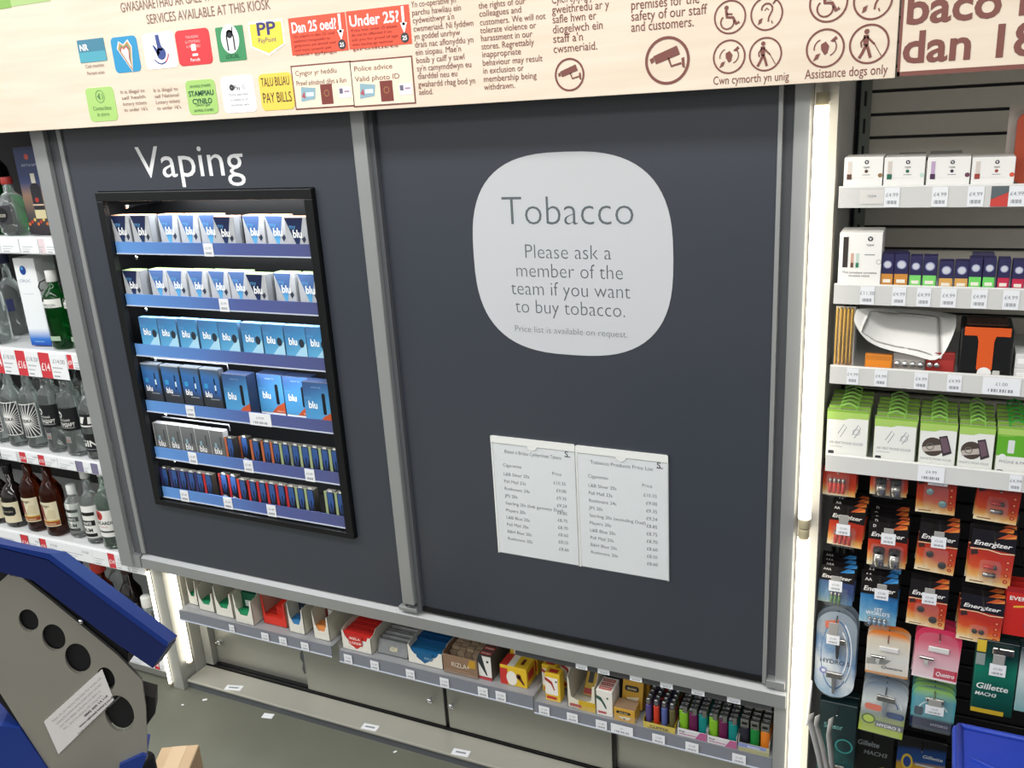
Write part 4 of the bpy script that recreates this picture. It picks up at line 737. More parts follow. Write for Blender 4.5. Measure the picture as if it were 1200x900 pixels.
open_box('open_carton', 'white carton with a cut front showing a few green packs, third from the left end', 253.8, 718.6, 274.5, 727, TZ[0], 689, .20, [(.003, .05, .034, G1)])
open_box('open_carton', 'white carton with a cut front and a tall green stack, beside the red carton', 277, 728.5, 298, 733.5, TZ[0], 698, .20, [(.003, .03, .035, G1), (.035, .16, .082, '#1c5f45')])
t, w, h = open_box('open_carton', 'pink and red carton with its red flap folded up, in the left tray', 309.5, 729, 337, 737, TZ[0], 699, .20, [(.004, .09, .030, '#d83a2a')], C('#d8382a'), C('#d9a08c'), .7)
b = MB(); b.ext([(w*.02, .012, .012), (w*.46, .008, .006), (w*.46, .008, h*.62), (w*.02, .012, h*.60)], (0, .002, 0), C('#d62c1e')); b.ext([(w*.02, .012, h*.60), (w*.46, .008, h*.62), (w*.46, .12, h*1.05), (w*.12, .12, h*1.05)], (0, 0, .002), C('#d62c1e')); b.build('red_flap', t)
open_box('open_carton', 'white carton with a cut front showing blue packs, in the left tray', 339.5, 738, 358, 746, TZ[0], 707.5, .20, [(.003, .04, .038, '#3a7fb8'), (.05, .15, .075, '#26303f')])
open_box('open_carton', 'white carton with a cut front showing orange packs, last in the left tray', 368.8, 747.8, 387, 752, TZ[0], 717, .20, [(.003, .04, .038, '#d98a4a'), (.06, .16, .088, '#6a2420')])
# middle tray
t, w, h = open_box('open_carton', 'low white carton full of red paper packs, first in the middle tray', 402.2, 760, 436, 767, TZ[1], 739, .15, [(.003, .145, .052, '#c22a26')], bc, bcs, .3)
b = MB(); b.ft('LIZER', -w*.24, h*.38, .010, -.0006, C('#f0d9d2'), width=w*.42, var='b'); b.fpoly([(-w*.28, h*.9), (w*.2, h*.9), (w*.2, h*.40), (0, h*.12), (-w*.26, h*.36)], -.0004, C('#c2312b')); b.ft('RIZLA', -w*.22, h*.62, .010, -.0007, C('#f6e3dd'), width=w*.36, var='b'); b.build('printed_front', t)
# silver packs, fanned: individually laid
x0, x1, y, h = place2(441, 766, 477, 775, TZ[1], 760)
M_sil = mat('silver_film_pack', '#8b8d8e', .28, .35, noise=.4, nscale=60)
for i in range(9):
    b = MB(); w = x1-x0-.003; M = Matrix.Translation((0, 0, 0)) @ Matrix.Rotation(math.radians(-24), 4, 'X')
    b.box(-w/2, w/2, 0, .006, 0, .040+.002*(i % 3), M_sil, .001, 1, M)
    if i == 0:
        V2, F2, W_ = text_geo('ALDAR', 'b'); k = .016; b.add([M @ Vector((-w*.1+vx*.024/W_*1.0, -.0005, .012+vz*k)) for vx, vz in V2], F2, C('#d9cfa8'))
    tag(b.build('silver_pack', loc=((x0+x1)/2, y+.004+.0165*i, TZ[1]+.0034)), 'silver film pack %s' % ('with pale lettering at the front of its row' if i == 0 else 'in the row beside the blue carton, %s from the front' % ORD[i]), 'pack', 'silver packs in the middle tray')
t, w, h = open_box('open_carton', 'low white carton full of blue paper packs, in the middle tray', 479, 776, 519.5, 784.5, TZ[1], 756, .15, [(.003, .05, .040, '#1c5f8e'), (.05, .145, .048, '#134a7a')], bc, bcs, .3)
b = MB(); b.fpoly([(-w*.26, h*.80), (w*.22, h*.80), (w*.22, h*.45), (-.002, h*.12), (-w*.24, h*.4)], -.0004, C('#1f5c86')); b.ft('RIZLA', -w*.02, h*.38, .009, -.0008, C('#8fb4cc'), var='b'); b.build('printed_front', t)
# kraft box of filter tips
x0, x1, y, h = place2(520.5, 787, 560, 797, TZ[1], 766); w = x1-x0
t = thing('kraft_box', 'brown kraft box of tan paper booklets with white lettering, in the middle tray', 'box', ((x0+x1)/2, y, TZ[1]+.0003)); Mk = mat('kraft_card', '#8a6f58', .6, noise=.2, nscale=20)
b = MB(); e = .0012; b.box(-w/2, w/2, 0, e, 0, h, Mk); b.box(-w/2, w/2, .15, .15+e, 0, h*1.1, Mk); b.box(-w/2, -w/2+e, e, .15, 0, h*1.1, Mk); b.box(w/2-e, w/2, e, .15, 0, h*1.1, Mk); b.box(-w/2, w/2, 0, .15, 0, e, Mk); b.build('carton', t)
b = MB(); b.ft('RIZLA+', -w*.26, h*.42, h*.34, -.0006, C('#d9cfbf'), width=w*.56); b.fpoly([(w*.20, h*.5), (w*.46, h*.55), (w*.46, h*.95), (w*.3, h*.95)], -.0005, C('#b98f2f')); b.rect(-w*.4, w*.3, h*.22, h*.26, -.0005, C('#a58a70')); b.build('lettering', t)
b = MB()
for i in range(4):
    for j in range(9): b.box(-w*.44+i*w*.22, -w*.44+i*w*.22+w*.2, .030+j*.0125, .030+j*.0125+.009, e, h*(.98 if j else .86), C('#a8947a' if (i+j) % 2 else '#94806a'))
b.build('paper_booklets', t)
# upright red, white and black filter box
def small_box(name, label, u0, v0, u1, v1, zf, vt, depth, deco, body, group=None, ymin=.006, dy=0, cat='box'):
    x0, x1, y, h = place2(u0, v0, u1, v1, zf, vt, ymin); w = x1-x0; b = MB(); b.box(-w/2, w/2, 0, depth, 0, h, C(body), .0006, 1); deco(b, w, h, depth)
    return tag(b.build(name, loc=((x0+x1)/2, y+dy, zf+.0006)), label, cat, group), (x0, x1, y, h)
def top_rect(b, x0, x1, y0, y1, z, m): b.add([(x0, y0, z), (x1, y0, z), (x1, y1, z), (x0, y1, z)], [(0, 1, 2, 3)], m)
def top_text(b, t, x, y, z, size, m, **kw): b.text(t, (x, y, z), size, m, uz=(0, 1, 0), **kw)
def swan(b, w, h, m, y=-.0007, x0=-.1, z0=.2, s=1):  # the neck of a swan
    b.stroke([(w*(x0-.12*s), h*(z0+.55*s)), (w*(x0+.02*s), h*(z0+.42*s)), (w*(x0+.14*s), h*(z0+.18*s)), (w*(x0+.26*s), h*z0)], w*.09*s, y, m)
def d_sw(b, w, h, d):
    y = -.0005; b.rect(-w/2, w/2, h*.14, h, y, C('#e3e1da')); b.fpoly([(-w/2, h), (-w*.2, h), (w*.02, h*.5), (w*.18, h*.2), (w*.08, h*.2), (-w/2, h*.72)], y-.0002, C('#2b3236')); b.disc(w*.22, h*.78, w*.10, y-.0002, C('#2b3236'), 10); b.rect(-w/2, w/2, 0, h*.13, y, C('#b3383a'))
    for k in range(3): top_rect(b, -w*.42, w*.42, .006+.022*k, .020+.022*k, h+.0005, C('#b8342f')); top_text(b, 'SWAN', -w*.36, .009+.022*k, h+.0009, .010, C('#ead9d0'), var='b', width=w*.7)
small_box('filter_box', 'upright white and black filter box with red bands on top, beside the kraft box', 562, 795, 577, 799, TZ[1], 768, .13, d_sw, '#5a5650')
def d_ye(b, w, h, d):
    y = -.0005; b.rect(-w/2, -w*.22, 0, h*.86, y, C('#c0352f')); b.disc(-w*.06, h*.40, w*.20, y-.0001, C('#e7e2d6'), 16, h*.38); b.fpoly([(w*.10, h*.50), (w*.26, h*.62), (w*.42, h*.18), (w*.36, h*.16), (w*.24, h*.36)], y-.0003, C('#5a2a22')); b.disc(w*.2, h*.58, w*.09, y-.0003, C('#5a2a22'), 10)
    z = h+.0005; top_rect(b, -w/2, -w*.22, .002, d*.95, z, C('#c0352f')); top_rect(b, -w*.22, w*.02, .002, d*.95, z, C('#e7e2d6')); top_rect(b, w*.18, w*.30, d*.3, d*.75, z, C('#5a2a22'))
    b.add([(w/2+.0005, d*.15, h*.3), (w/2+.0005, d*.8, h*.3), (w/2+.0005, d*.8, h*.75), (w/2+.0005, d*.15, h*.75)], [(0, 1, 2, 3)], C('#b8342f'))
_, (x0, x1, y, h) = small_box('matchbox', 'large yellow box with a red end and white swan print, front of the middle tray', 587, 800, 618, 808, TZ[1], 779, .055, d_ye, '#dcb62c', 'yellow boxes in the middle tray')
def d_yt(b, w, h, d):
    b.rect(-w*.45, w*.45, h*.15, h*.55, -.0005, C('#c0352f')); b.disc(0, h*.72, w*.22, -.0006, C('#e7e2d6'), 14, h*.16); top_rect(b, -w*.4, w*.1, .004, d*.8, h+.0005, C('#e7e2d6'))
for i, xa in enumerate((x0+.001, x0+(x1-x0)*.54)):
    w = (x1-x0)*.50; b = MB(); b.box(-w/2, w/2, 0, .05, 0, .078, C('#dcb62c'), .0006, 1); d_yt(b, w, .078, .05); tag(b.build('matchbox', loc=(xa+w/2, y+.062, TZ[1]+.0003)), '%s tall yellow box standing behind the large yellow box' % ('left' if i == 0 else 'right'), 'box', 'yellow boxes in the middle tray')
# right tray
def d_up(b, w, h, d):
    y = -.0005; b.rect(-w/2, w*.36, h*.24, h*.86, y, C('#e9e5dc')); b.fpoly([(-w/2, h*.86), (-w*.02, h*.72), (w*.16, h*.44), (w*.10, h*.40), (-w*.10, h*.62), (-w/2, h*.74)], y-.0002, C('#a53a34')); b.disc(w*.26, h*.74, w*.07, y-.0002, C('#2b3236'), 8); b.rect(-w*.42, w*.25, h*.08, h*.18, y, C('#b8342f')); z = h+.0005; top_rect(b, -w*.3, w*.3, d*.2, d*.7, z, C('#b8342f'))
_, (x0, x1, y, h) = small_box('filter_box', 'upright yellow filter box at the front left of the right tray', 640, 820.8, 657, 823.5, TZ[2], 788.5, .028, d_up, '#dfb92f', 'yellow upright filter boxes in the right tray')
w = x1-x0
for i, (dx, dy, l) in enumerate(((-.021, .030, 'upright yellow filter box half hidden at the left end of the right tray'), (-.016, .062, 'yellow upright filter box in the back row, left of two'), (.018, .062, 'yellow upright filter box in the back row, right of two'), (.006, .094, 'yellow upright filter box at the very back of its row'))):
    hh = h+(.006 if i > 1 else 0); b = MB(); b.box(-w/2, w/2, 0, .028, 0, hh, C('#dfb92f'), .0006, 1); d_up(b, w, hh, .028); tag(b.build('filter_box', loc=((x0+x1)/2+dx, y+dy, TZ[2]+.0003)), l, 'box', 'yellow upright filter boxes in the right tray')
t, w, h = open_box('open_carton', 'open white and yellow carton with yellow packs leaning inside, in the right tray', 665.6, 829, 698, 835, TZ[2], 794, .14, [], C('#dcd8c4'), bcs, .62, group=None)
b = MB(); b.rect(-w*.1, w/2, 0, h*.32, -.0005, C('#c9a62e')); b.rect(-w*.42, w*.0, h*.06, h*.16, -.0006, C('#a8443a')); b.build('printed_front', t)
b = MB(); M = Matrix.Translation((w*.12, .045, .0125)) @ Matrix.Rotation(math.radians(-42), 4, 'X')
b.box(-w*.30, w*.30, 0, .014, 0, .085, C('#c7a22a'), .0006, 1, M); b.add([M @ Vector(p) for p in ((-w*.2, -.0006, .03), (-w*.02, -.0006, .03), (-w*.02, -.0006, .07), (-w*.2, -.0006, .07))], [(0, 1, 2, 3)], C('#2c2a26')); b.add([M @ Vector(p) for p in ((-w*.28, -.0006, .002), (w*.2, -.0006, .002), (w*.2, -.0006, .016), (-w*.28, -.0006, .016))], [(0, 1, 2, 3)], C('#a8342f')); b.build('yellow_pack', t)
def d_wb(b, w, h, d):
    y = -.0005; b.fpoly([(-w/2, h*.78), (-w*.2, h*.72), (w*.06, h*.46), (w*.16, h*.30), (w*.06, h*.30), (-w*.2, h*.56), (-w/2, h*.66)], y, C('#2f5347')); b.disc(w*.2, h*.72, w*.07, y, C('#2f5347'), 8); b.rect(-w*.4, w*.12, h*.08, h*.17, y, C('#b3383a'))
    for k in range(3): top_rect(b, -w*.38, w*.38, .005+.016*k, .017+.016*k, h+.0005, C('#b8342f')); top_text(b, 'SWAN', -w*.32, .008+.016*k, h+.0009, .008, C('#ead9d0'), var='b', width=w*.64)
_, (x0, x1, y, h) = small_box('filter_box', 'white filter box with a green swan neck and red bands on top', 699.5, 837, 718, 841, TZ[2], 808, .055, d_wb, '#e6e3da')
b = MB(); w = x1-x0; b.box(-w/2, w/2, 0, .06, 0, h*1.1, C('#24221f'), .0006, 1); top_rect(b, -w/2, -w*.35, 0, .06, h*1.1+.0005, C('#c9a62e')); tag(b.build('filter_box', loc=((x0+x1)/2+.004, y+.062, TZ[2]+.0003)), 'black box with a yellow edge behind the white filter box', 'box')
def d_tan(b, w, h, d):
    y = -.0005; b.rrect(-w*.38, w*.30, h*.60, h*.80, h*.08, y, C('#2c2a26')); b.ft('SWAN', -w*.26, h*.65, h*.11, y-.0003, C('#d9c9a0'), width=w*.44, var='b'); b.fpoly([(-w*.3, h*.36), (w*.34, h*.44), (w*.2, h*.2), (0, h*.14)], y, C('#e0d6b8')); b.fpoly([(-w*.1, h*.3), (w*.1, h*.26), (0, h*.16)], y-.0002, C('#3a352c')); top_rect(b, -w/2+.001, w/2-.001, .001, d-.001, h+.0005, C('#8f755c'))
_, (x0, x1, y, h) = small_box('matchbox', 'yellow match box with a brown striking strip, lowest at the front of its pile', 719.7, 844.5, 744, 849, TZ[2], 828.7, .040, d_tan, '#c79a38', 'yellow match boxes in the right tray')
w = x1-x0
for i, (dy, hz, tilt, l) in enumerate(((.044, .070, -16, 'yellow match box leaning upright behind the lowest match box'), (.085, .078, -10, 'yellow match box standing second from the front'), (.125, .088, -6, 'yellow match box at the back of its row'))):
    b = MB(); b.box(-w/2, w/2, 0, .030, 0, hz, C('#c79a38'), .0006, 1); d_tan(b, w, hz, .03); tag(b.build('matchbox', loc=((x0+x1)/2+.006*i+.004, y+dy, TZ[2]+.0008+.03*math.sin(math.radians(-tilt))), rot=(math.radians(tilt), 0, 0)), l, 'box', 'yellow match boxes in the right tray')
# lighters --------------------------------------------------------------
M_hood = mat('lighter_metal', '#a8a8a6', .22, .9)
def plastic(h): return mat('lighter_'+h[1:], h, .22, trans=.25)
def lighter_proto(col, kind):
    t = thing('lighter', '', 'lighter')
    b = MB()
    if kind == 'round': b.lathe([(.0066, 0), (.0072, .002), (.0072, .056), (.0066, .058)], plastic(col), n=14); b.build('body', t); b = MB(); b.lathe([(.0062, .058), (.0062, .066), (.005, .068), (.005, .074), (.003, .075)], M_hood, n=12); b.box(-.0045, .0045, -.0055, .001, .066, .073, M_dsteel, .001, 1); b.build('metal_head', t)
    else:
        b.lathe([(.0095, 0), (.0103, .002), (.0103, .055), (.0095, .057)], plastic(col), n=16, sy=.58); b.box(-.0095, -.001, -.0052, .0052, .057, .063, plastic(col), .001, 1); b.build('body', t)
        b = MB(); b.box(-.001 if kind == 'plain' else -.0095, .0095, -.006, .006, .057, .075 if kind == 'plain' else .079, M_hood, .0018, 2)
        if kind == 'plain': b.lathe([(.0045, -.004), (.0045, .004)], M_dsteel, (-.005, 0, .067), 12, axis='y')
        else: b.box(-.006, .006, -.0064, -.006, .066, .072, M_black)
        b.build('metal_head', t)
    return Proto(t)
LPROTO = {}
def put_lighter(col, kind, x, y, z, label, group):
    if (col, kind) not in LPROTO: LPROTO[(col, kind)] = lighter_proto(col, kind)
    LPROTO[(col, kind)].put((x, y, z), label, 'lighter', group)
def lighter_tray(u0, v0, u1, v1, label, front, body, cols, kind, rows, dy, text, tcol, lipz, group, name, y_start=.010):
    x0, x1, y, h = place2(u0, v0, u1, v1, TZ[2], v0-5); w = x1-x0; d = y_start+dy*rows+.01; e = .001; z0 = TZ[2]+.0003
    t = thing('lighter_box', label, 'box', ((x0+x1)/2, y, z0), 'lighter boxes in the right tray')
    b = MB(); b.box(-w/2, w/2, 0, e, 0, lipz, C(front)); b.box(-w/2, w/2, e, d, 0, e, C(body)); b.box(-w/2, -w/2+e, e, d, e, lipz*1.5, C(body)); b.box(w/2-e, w/2, e, d, e, lipz*1.5, C(body)); b.box(-w/2, w/2, d-e, d, e, lipz*2.5, C(body)); b.build('carton', t)
    b = MB(); text(b, w, lipz); b.build('lettering', t)
    n = len(cols)
    for c in range(n):
        for r in range(rows):
            col = cols[c] if isinstance(cols[c], str) else cols[c][r % len(cols[c])]
            put_lighter(col, kind, (x0+x1)/2-w/2+w*(c+.5)/n, y+y_start+dy*(r+.2), z0+e+.0003, '%s lighter, %s from the front in the %s column of the %s' % (NM[col], ORD[r], ('left', 'second', 'third', 'right')[c] if n == 4 else ('left', 'middle', 'right')[c], name), group)
NM = {'#5a4f8a': 'violet', '#d8432a': 'orange-red', '#5b6aa8': 'blue', '#6a6440': 'olive', '#4a3a58': 'purple', '#7a3140': 'dark red', '#86bf2e': 'lime green', '#6a1f4e': 'magenta', '#168a86': 'teal', '#2c2a38': 'black', '#1f8a3e': 'green', '#e8862a': 'orange'}
lighter_tray(754, 851, 791, 862, 'yellow box of round lighters with black lettering in the right tray', '#cbb32e', '#b39c2a', [['#5a4f8a', '#4a3a58'], ['#d8432a', '#4a3a58'], ['#5b6aa8', '#4a3a58'], ['#6a6440', '#7a3140']], 'round', 6, .0175, lambda b, w, z: (b.ft('CLIPPER', 0, z*.25, z*.5, -.0005, C('#3a3520'), align='c', width=w*.6, var='b'), b.rect(-w*.36, w*.36, z*.1, z*.16, -.0004, C('#3a3520'))), None, .016, 'round lighters in the yellow box', 'yellow box')
for k, (q, l) in enumerate((((794, 860, 828, 870), 'white and pink box of lighters beside the yellow box in the right tray'), ((829, 869, 863, 879), 'white and pink box of lighters next to the chrome-topped lighters'))):
    lighter_tray(*q, l, '#d9d6d8', '#c2bfc2', ['#86bf2e', '#6a1f4e', '#168a86'], 'plain', 7, .0165, lambda b, w, z: (b.ft('Prof', -w*.44, z*.50, z*.36, -.0005, M_ink, var='b'), b.rect(-w*.44, w*.12, z*.24, z*.34, -.0005, C('#b03a78')), b.fpoly([(w*.1, 0), (w/2, 0), (w/2, z), (w*.28, z)], -.0004, C('#b0447e'))), None, .020, 'lighters in the two pink boxes', ('first pink box', 'second pink box')[k])
lighter_tray(865, 881, 901, 891, 'pale yellow-green box of chrome-topped lighters at the right end of the tray', '#b7b48a', '#bdbdb0', ['#2c2a38', '#1f8a3e', '#e8862a'], 'hood', 7, .0165, lambda b, w, z: (b.fpoly([(-w/2, z*.45), (w*.4, z*.62), (w*.4, z), (-w/2, z)], -.0004, C('#7d8cc0')), b.ft('RONSON', -w*.2, z*.60, z*.3, -.0006, C('#e6e6ec'), var='b'), b.rect(-w/2, w/2, 0, z*.4, -.0004, C('#a9a56e'))), None, .022, 'chrome-topped lighters in the end box', 'end box')
# ================================================================== RIGHT BAY
rb = thing('vape_bay', 'grey slatwall bay with clear-fronted shelves and hanging packs right of the kiosk', 'shelving', (0, 0, 0))
RX0, RX1, RYB = .742, 1.75, .37
M_slat = mat('grey_slatwall', '#d6d0c3', .5, noise=.1); M_slat_shade = mat('shaded_slatwall', '#1d1b1a', .5, noise=.15)  # lower slats: same wall, shade below the shelf put into the colour
def slats(z0, z1, m, name):
    b = MB(); z = z0
    while z < z1-.005:
        t = min(z+.0405, z1); b.box(RX0, RX1, RYB, RYB+.014, z, t, m, .0015, 1); z += .0468
    b.box(RX0, RX1, RYB+.014, RYB+.03, z0, z1, M_black); return b.build(name, rb)
slats(1.014, 2.15, M_slat, 'slatwall_panel'); slats(.06, 1.004, M_slat_shade, 'slatwall_panel')
b = MB(); b.box(.7282, .7312, .030, .40, 0, 2.1, mat('pale_side_panel', '#c3c1ba', .4, noise=.08), .003); b.box(.6895, .7278, .036, .05, 0.002, 2.1, mat('pale_side_panel', '#c3c1ba')); b.build('side_panel', rb)
b = MB(); b.box(RX0, RX0+.020, RYB-.022, RYB-.001, 0, 2.1, mat('green_grey_upright', '#7c827a', .45, .2))
for i in range(34): b.box(RX0+.007, RX0+.012, RYB-.0226, RYB-.0221, .2+i*.055, .2+i*.055+.03, M_black)
b.build('slotted_upright', rb)
b = MB(); b.box(RX0, RX1, .0, RYB, 0, .05, M_dsteel, .002); b.build('base_unit', rb)
LIPS = [(1.558, 1.520), (1.381, 1.343), (1.223, 1.187), (1.041, 1.005)]
RT = [[(986, 231, .055, 0), (1045, 233, .0125, 1), (1101, 234, .0125, 1), (1143, 234, .0125, 1), (1171, 234, .013, 2), (1191, 234, .012, 1)],
      [(1016, 350, .012, 3), (1053, 352, .0115, 1), (1082, 353, .0115, 1), (1111, 354, .0125, 1), (1147, 355, .0125, 1), (1184, 357, .0125, 1)],
      [(999, 442, .0105, 1), (1032, 444, .011, 1), (1079, 449, .0115, 1), (1118, 452, .012, 1), (1173, 456, .030, 4)],
      [(1091, 556, .023, 1), (1190, 566, .010, 1)]]
for i, (zt, zb) in enumerate(LIPS):
    b = MB(); b.box(RX0, RX1, .006, RYB-.001, zb+.004, zb+.020, M_shelfw, .001); s = b.build('shelf', rb)
    b = MB(); b.ext([(RX0, .0, zb), (RX0, .0, zt-.002), (RX0, .002, zt), (RX0, .006, zt), (RX0, .006, zb)], (RX1-RX0, 0, 0), M_strip); b.build('ticket_rail', s)
    for u, v, hw, kd in RT[i]:
        x = PX(u, v, -.001); x = max(x, RX0+hw+.001); b = MB(); z0, z1 = zb+.001, zt-.003
        if kd == 2: b.rect(x-hw, x+hw, z0, z1, -.0012, C('#c8453f')); b.fpoly([(x-hw, z0+.012), (x+hw, z0+.024), (x+hw, z1), (x-hw, z1)], -.0015, C('#5a6468'))
        elif kd == 0: b.rect(x-.02, x+.02, z0+.006, z1-.004, -.0012, C('#d9d6d2')); b.ft('vype', x, z0+.018, .008, -.0016, M_grey, align='c')
        else: mini_ticket(b, x-hw, x+hw, z0, z1, -.0012, {1: '£4.99', 3: '£11.50', 4: '£1.00'}[kd])
        b.build('price_ticket', s)
SZF = [zb+.0205 for zt, zb in LIPS]
def vlogo(b, x, z, s, y, small=True):
    b.disc(x, z, s*.55, y, M_ink, 16); b.fpoly([(x-s*.3, z+s*.25), (x-s*.1, z+s*.25), (x+s*.02, z-s*.1), (x+s*.14, z+s*.25), (x+s*.3, z+s*.25), (x, z-s*.35)], y-.0003, Wt); b.ft('vype', x, z-s*1.55, s*.85, y, M_ink, align='c')
def box_at(name, label, u0, u1, vt, row, y, depth, deco, body='#e9e8e4', group=None, cat='box', rise=0, right=None):
    x0, x1 = PX(u0, vt, y), PX(u1, vt, y); h = PZ((u0+u1)/2, vt, y)-SZF[row]-rise; w = x1-x0; b = MB(); b.box(-w/2, w/2, 0, depth, 0, h, C(body), .0008, 1); deco(b, w, h)
    return tag(b.build(name, loc=((x0+x1)/2, y, SZF[row]+rise+.0004)), label, cat, group)
VC = [('#5a3f35', '#8f6f45', 'brown'), ('#2c6650', '#bcd6cc', 'green'), ('#4a2f4e', '#6a3f55', 'purple'), ('#9a4038', '#d3563a', 'red')]
VU = [(990, 1035.5), (1037, 1085), (1087.5, 1138.5), (1140, 1191)]
for (a, c), (c1, c2, nm) in zip(VU, VC):
    def dv(b, w, h):
        y = -.0005; q = -w*.36; b.box(q-.0032, q+.0032, -.0006, -.0004, h*.50, h*.90, C('#cfc6bd' if nm != 'purple' else '#b9a0c0')); b.rect(q-.004, q+.004, h*.42, h*.56, y-.0003, C(c1)); vlogo(b, w*.08, h*.87, h*.10, y); b.disc(w*.08, h*.63, h*.045, y, C(c1), 12); b.rect(w*-.02, w*.18, h*.53, h*.545, y, M_grey); b.disc(w*.44, h*.52, min(w*.058, h*.13), y, C(c2), 16); b.rect(-w*.3, w*.3, h*.455, h*.46, y, C('#c9c9c5'))
    box_at('vape_carton', 'small white vape carton with a %s tip and dot on the top right-hand shelf' % nm, a, c, 184.5, 0, .012, .07, dv, group='white vape cartons on the top shelf')
for k, (a, c, vt) in enumerate(((1052, 1084, 182), (1090, 1128, 180))):
    box_at('vape_carton', 'white vape carton in the back row, behind the %s carton' % ('green-tipped' if k == 0 else 'purple-tipped'), a, c, vt, 0, .10, .07, lambda b, w, h: b.rect(-w*.3, w*.3, h*.8, h*.9, -.0004, M_grey), '#8f8d88', 'white vape cartons on the top shelf')
# orange blister pack at the far right of the top shelf
x0 = PX(1182, 150, .10); t = thing('blister_pack', 'clear blister pack around a rounded orange tool on the top right-hand shelf', 'pack', (x0+.055, .10, SZF[0]+.0004)); h = PZ(1190, 132, .10)-SZF[0]
b = MB(); b.box(-.055, .055, .03, .031, 0, h+.01, C('#c9c6bd')); b.build('backing_card', t); b = MB(); b.rrect(-.042, .05, .006, h, .018, 0, C('#d9521e', .3), .026, 6); b.rrect(-.022, .034, .02, h-.03, .012, -.001, C('#b54418', .3), .002, 6); b.rrect(-.012, .02, .03, h-.05, .008, -.0025, C('#2a2522'), .002, 5); b.build('orange_tool', t)
b = MB(); b.rrect(-.05, .054, .001, h+.004, .02, -.006, M_clear, .036, 6); b.build('blister', t)
# second shelf: vype starter carton and refill boxes
def dvt(b, w, h):
    y = -.0005; q = -w*.34; b.rect(q-.005, q+.004, h*.42, h*.93, y, C('#35302f')); b.rect(q+.009, q+.014, h*.42, h*.66, y, C('#c9a490')); b.rect(q+.009, q+.014, h*.42, h*.50, y-.0003, C('#6a4a3c')); b.rect(q+.018, q+.023, h*.42, h*.66, y, C('#bfd0c4')); b.rect(q+.018, q+.023, h*.42, h*.50, y-.0003, C('#2c7a5a')); vlogo(b, w*.22, h*.90, h*.075, y); b.rect(w*.1, w*.34, h*.63, h*.645, y, M_grey); b.ring(w*.44, h*.52, .004, .0008, y, M_grey, 14); b.ft('This product contains', 0, h*.32, h*.052, y, M_ink, align='c', width=w*.82); b.ft('nicotine which', 0, h*.265, h*.052, y, M_ink, align='c', width=w*.5)
box_at('vape_carton', 'tall white vape starter carton at the left end of the second right-hand shelf', 984.5, 1035, 273, 1, .010, .07, dvt)
RF = [(1033.5, 1048.5, 298.5, '#c98a3c', 'amber'), (1049, 1066, 298.5, '#c98a3c', 'amber'), (1067, 1081.5, 301, '#79d16a', 'green'), (1082.5, 1099.5, 301, '#79d16a', 'green'), (1101.5, 1118.5, 307, '#d3a258', 'tan'), (1120, 1136.5, 307, '#d3a258', 'tan'), (1137, 1152.5, 303, '#6fd063', 'green'), (1153.5, 1168.5, 303, '#6fd063', 'green'), (1171, 1185.5, 304, '#c02a4a', 'red'), (1188, 1203, 306, '#c02a4a', 'red')]
for n, (a, c, vt, col, nm) in enumerate(RF):
    def dr(b, w, h):
        y = -.0005; b.disc(0, h*.74, w*.34, y, C('#8c93b8'), 16); b.disc(0, h*.74, w*.26, y-.0002, C('#c9cbd2'), 14); b.rect(-w*.46, w*.46, h*.12, h*.50, y, C(col)); b.rect(-w*.3, w*.3, h*.27, h*.36, y-.0002, C('#ece6d8')); b.rect(-w/2, w/2, h*.0, h*.12, y, C(col))
    box_at('refill_box', 'navy refill box with %s band, %s to the right of the tall white carton' % (nm, ORD[n]), a, c, vt, 1, .014, .03, dr, '#2b2850', 'navy refill boxes on the second shelf')
for k, (a, c, vt) in enumerate(((1036, 1064, 296), (1140, 1166, 298))):
    box_at('refill_box', 'navy refill box in the back row behind the first %s boxes' % ('amber' if k == 0 else 'tan and green'), a, c, vt, 1, .05, .03, lambda b, w, h: None, '#383450', 'navy refill boxes on the second shelf')
# third shelf: gold pens, curled paper, batteries, orange and black carton
Mg = mat('gold_foil', '#b8923a', .25, .8)
x0, x1 = PX(978, 390, .02), PX(1001, 390, .02); h = PZ(990, 361, .02)-SZF[2]
t = thing('pen_pack', 'pack of gold pencils standing at the left end of the third right-hand shelf', 'pack', ((x0+x1)/2, .02, SZF[2]+.0004)); w = x1-x0
b = MB(); b.box(-w/2, w/2, .012, .013, 0, h, C('#d9d6cf')); b.rect(-w/2, w/2, .002, .012, -.002, C('#b53a34')); b.build('backing_card', t)
for i in range(5): b = MB(); b.lathe([(w*.075, .012), (w*.085, .014), (w*.085, h*.97), (w*.03, h)], Mg, (-w*.40+w*.19*i, .004, 0), 10); b.build('gold_pencil', t)
b = MB(); b.box(-w/2-.001, w/2+.004, -.003, .014, 0, h, M_clear); b.build('clear_sleeve', t)
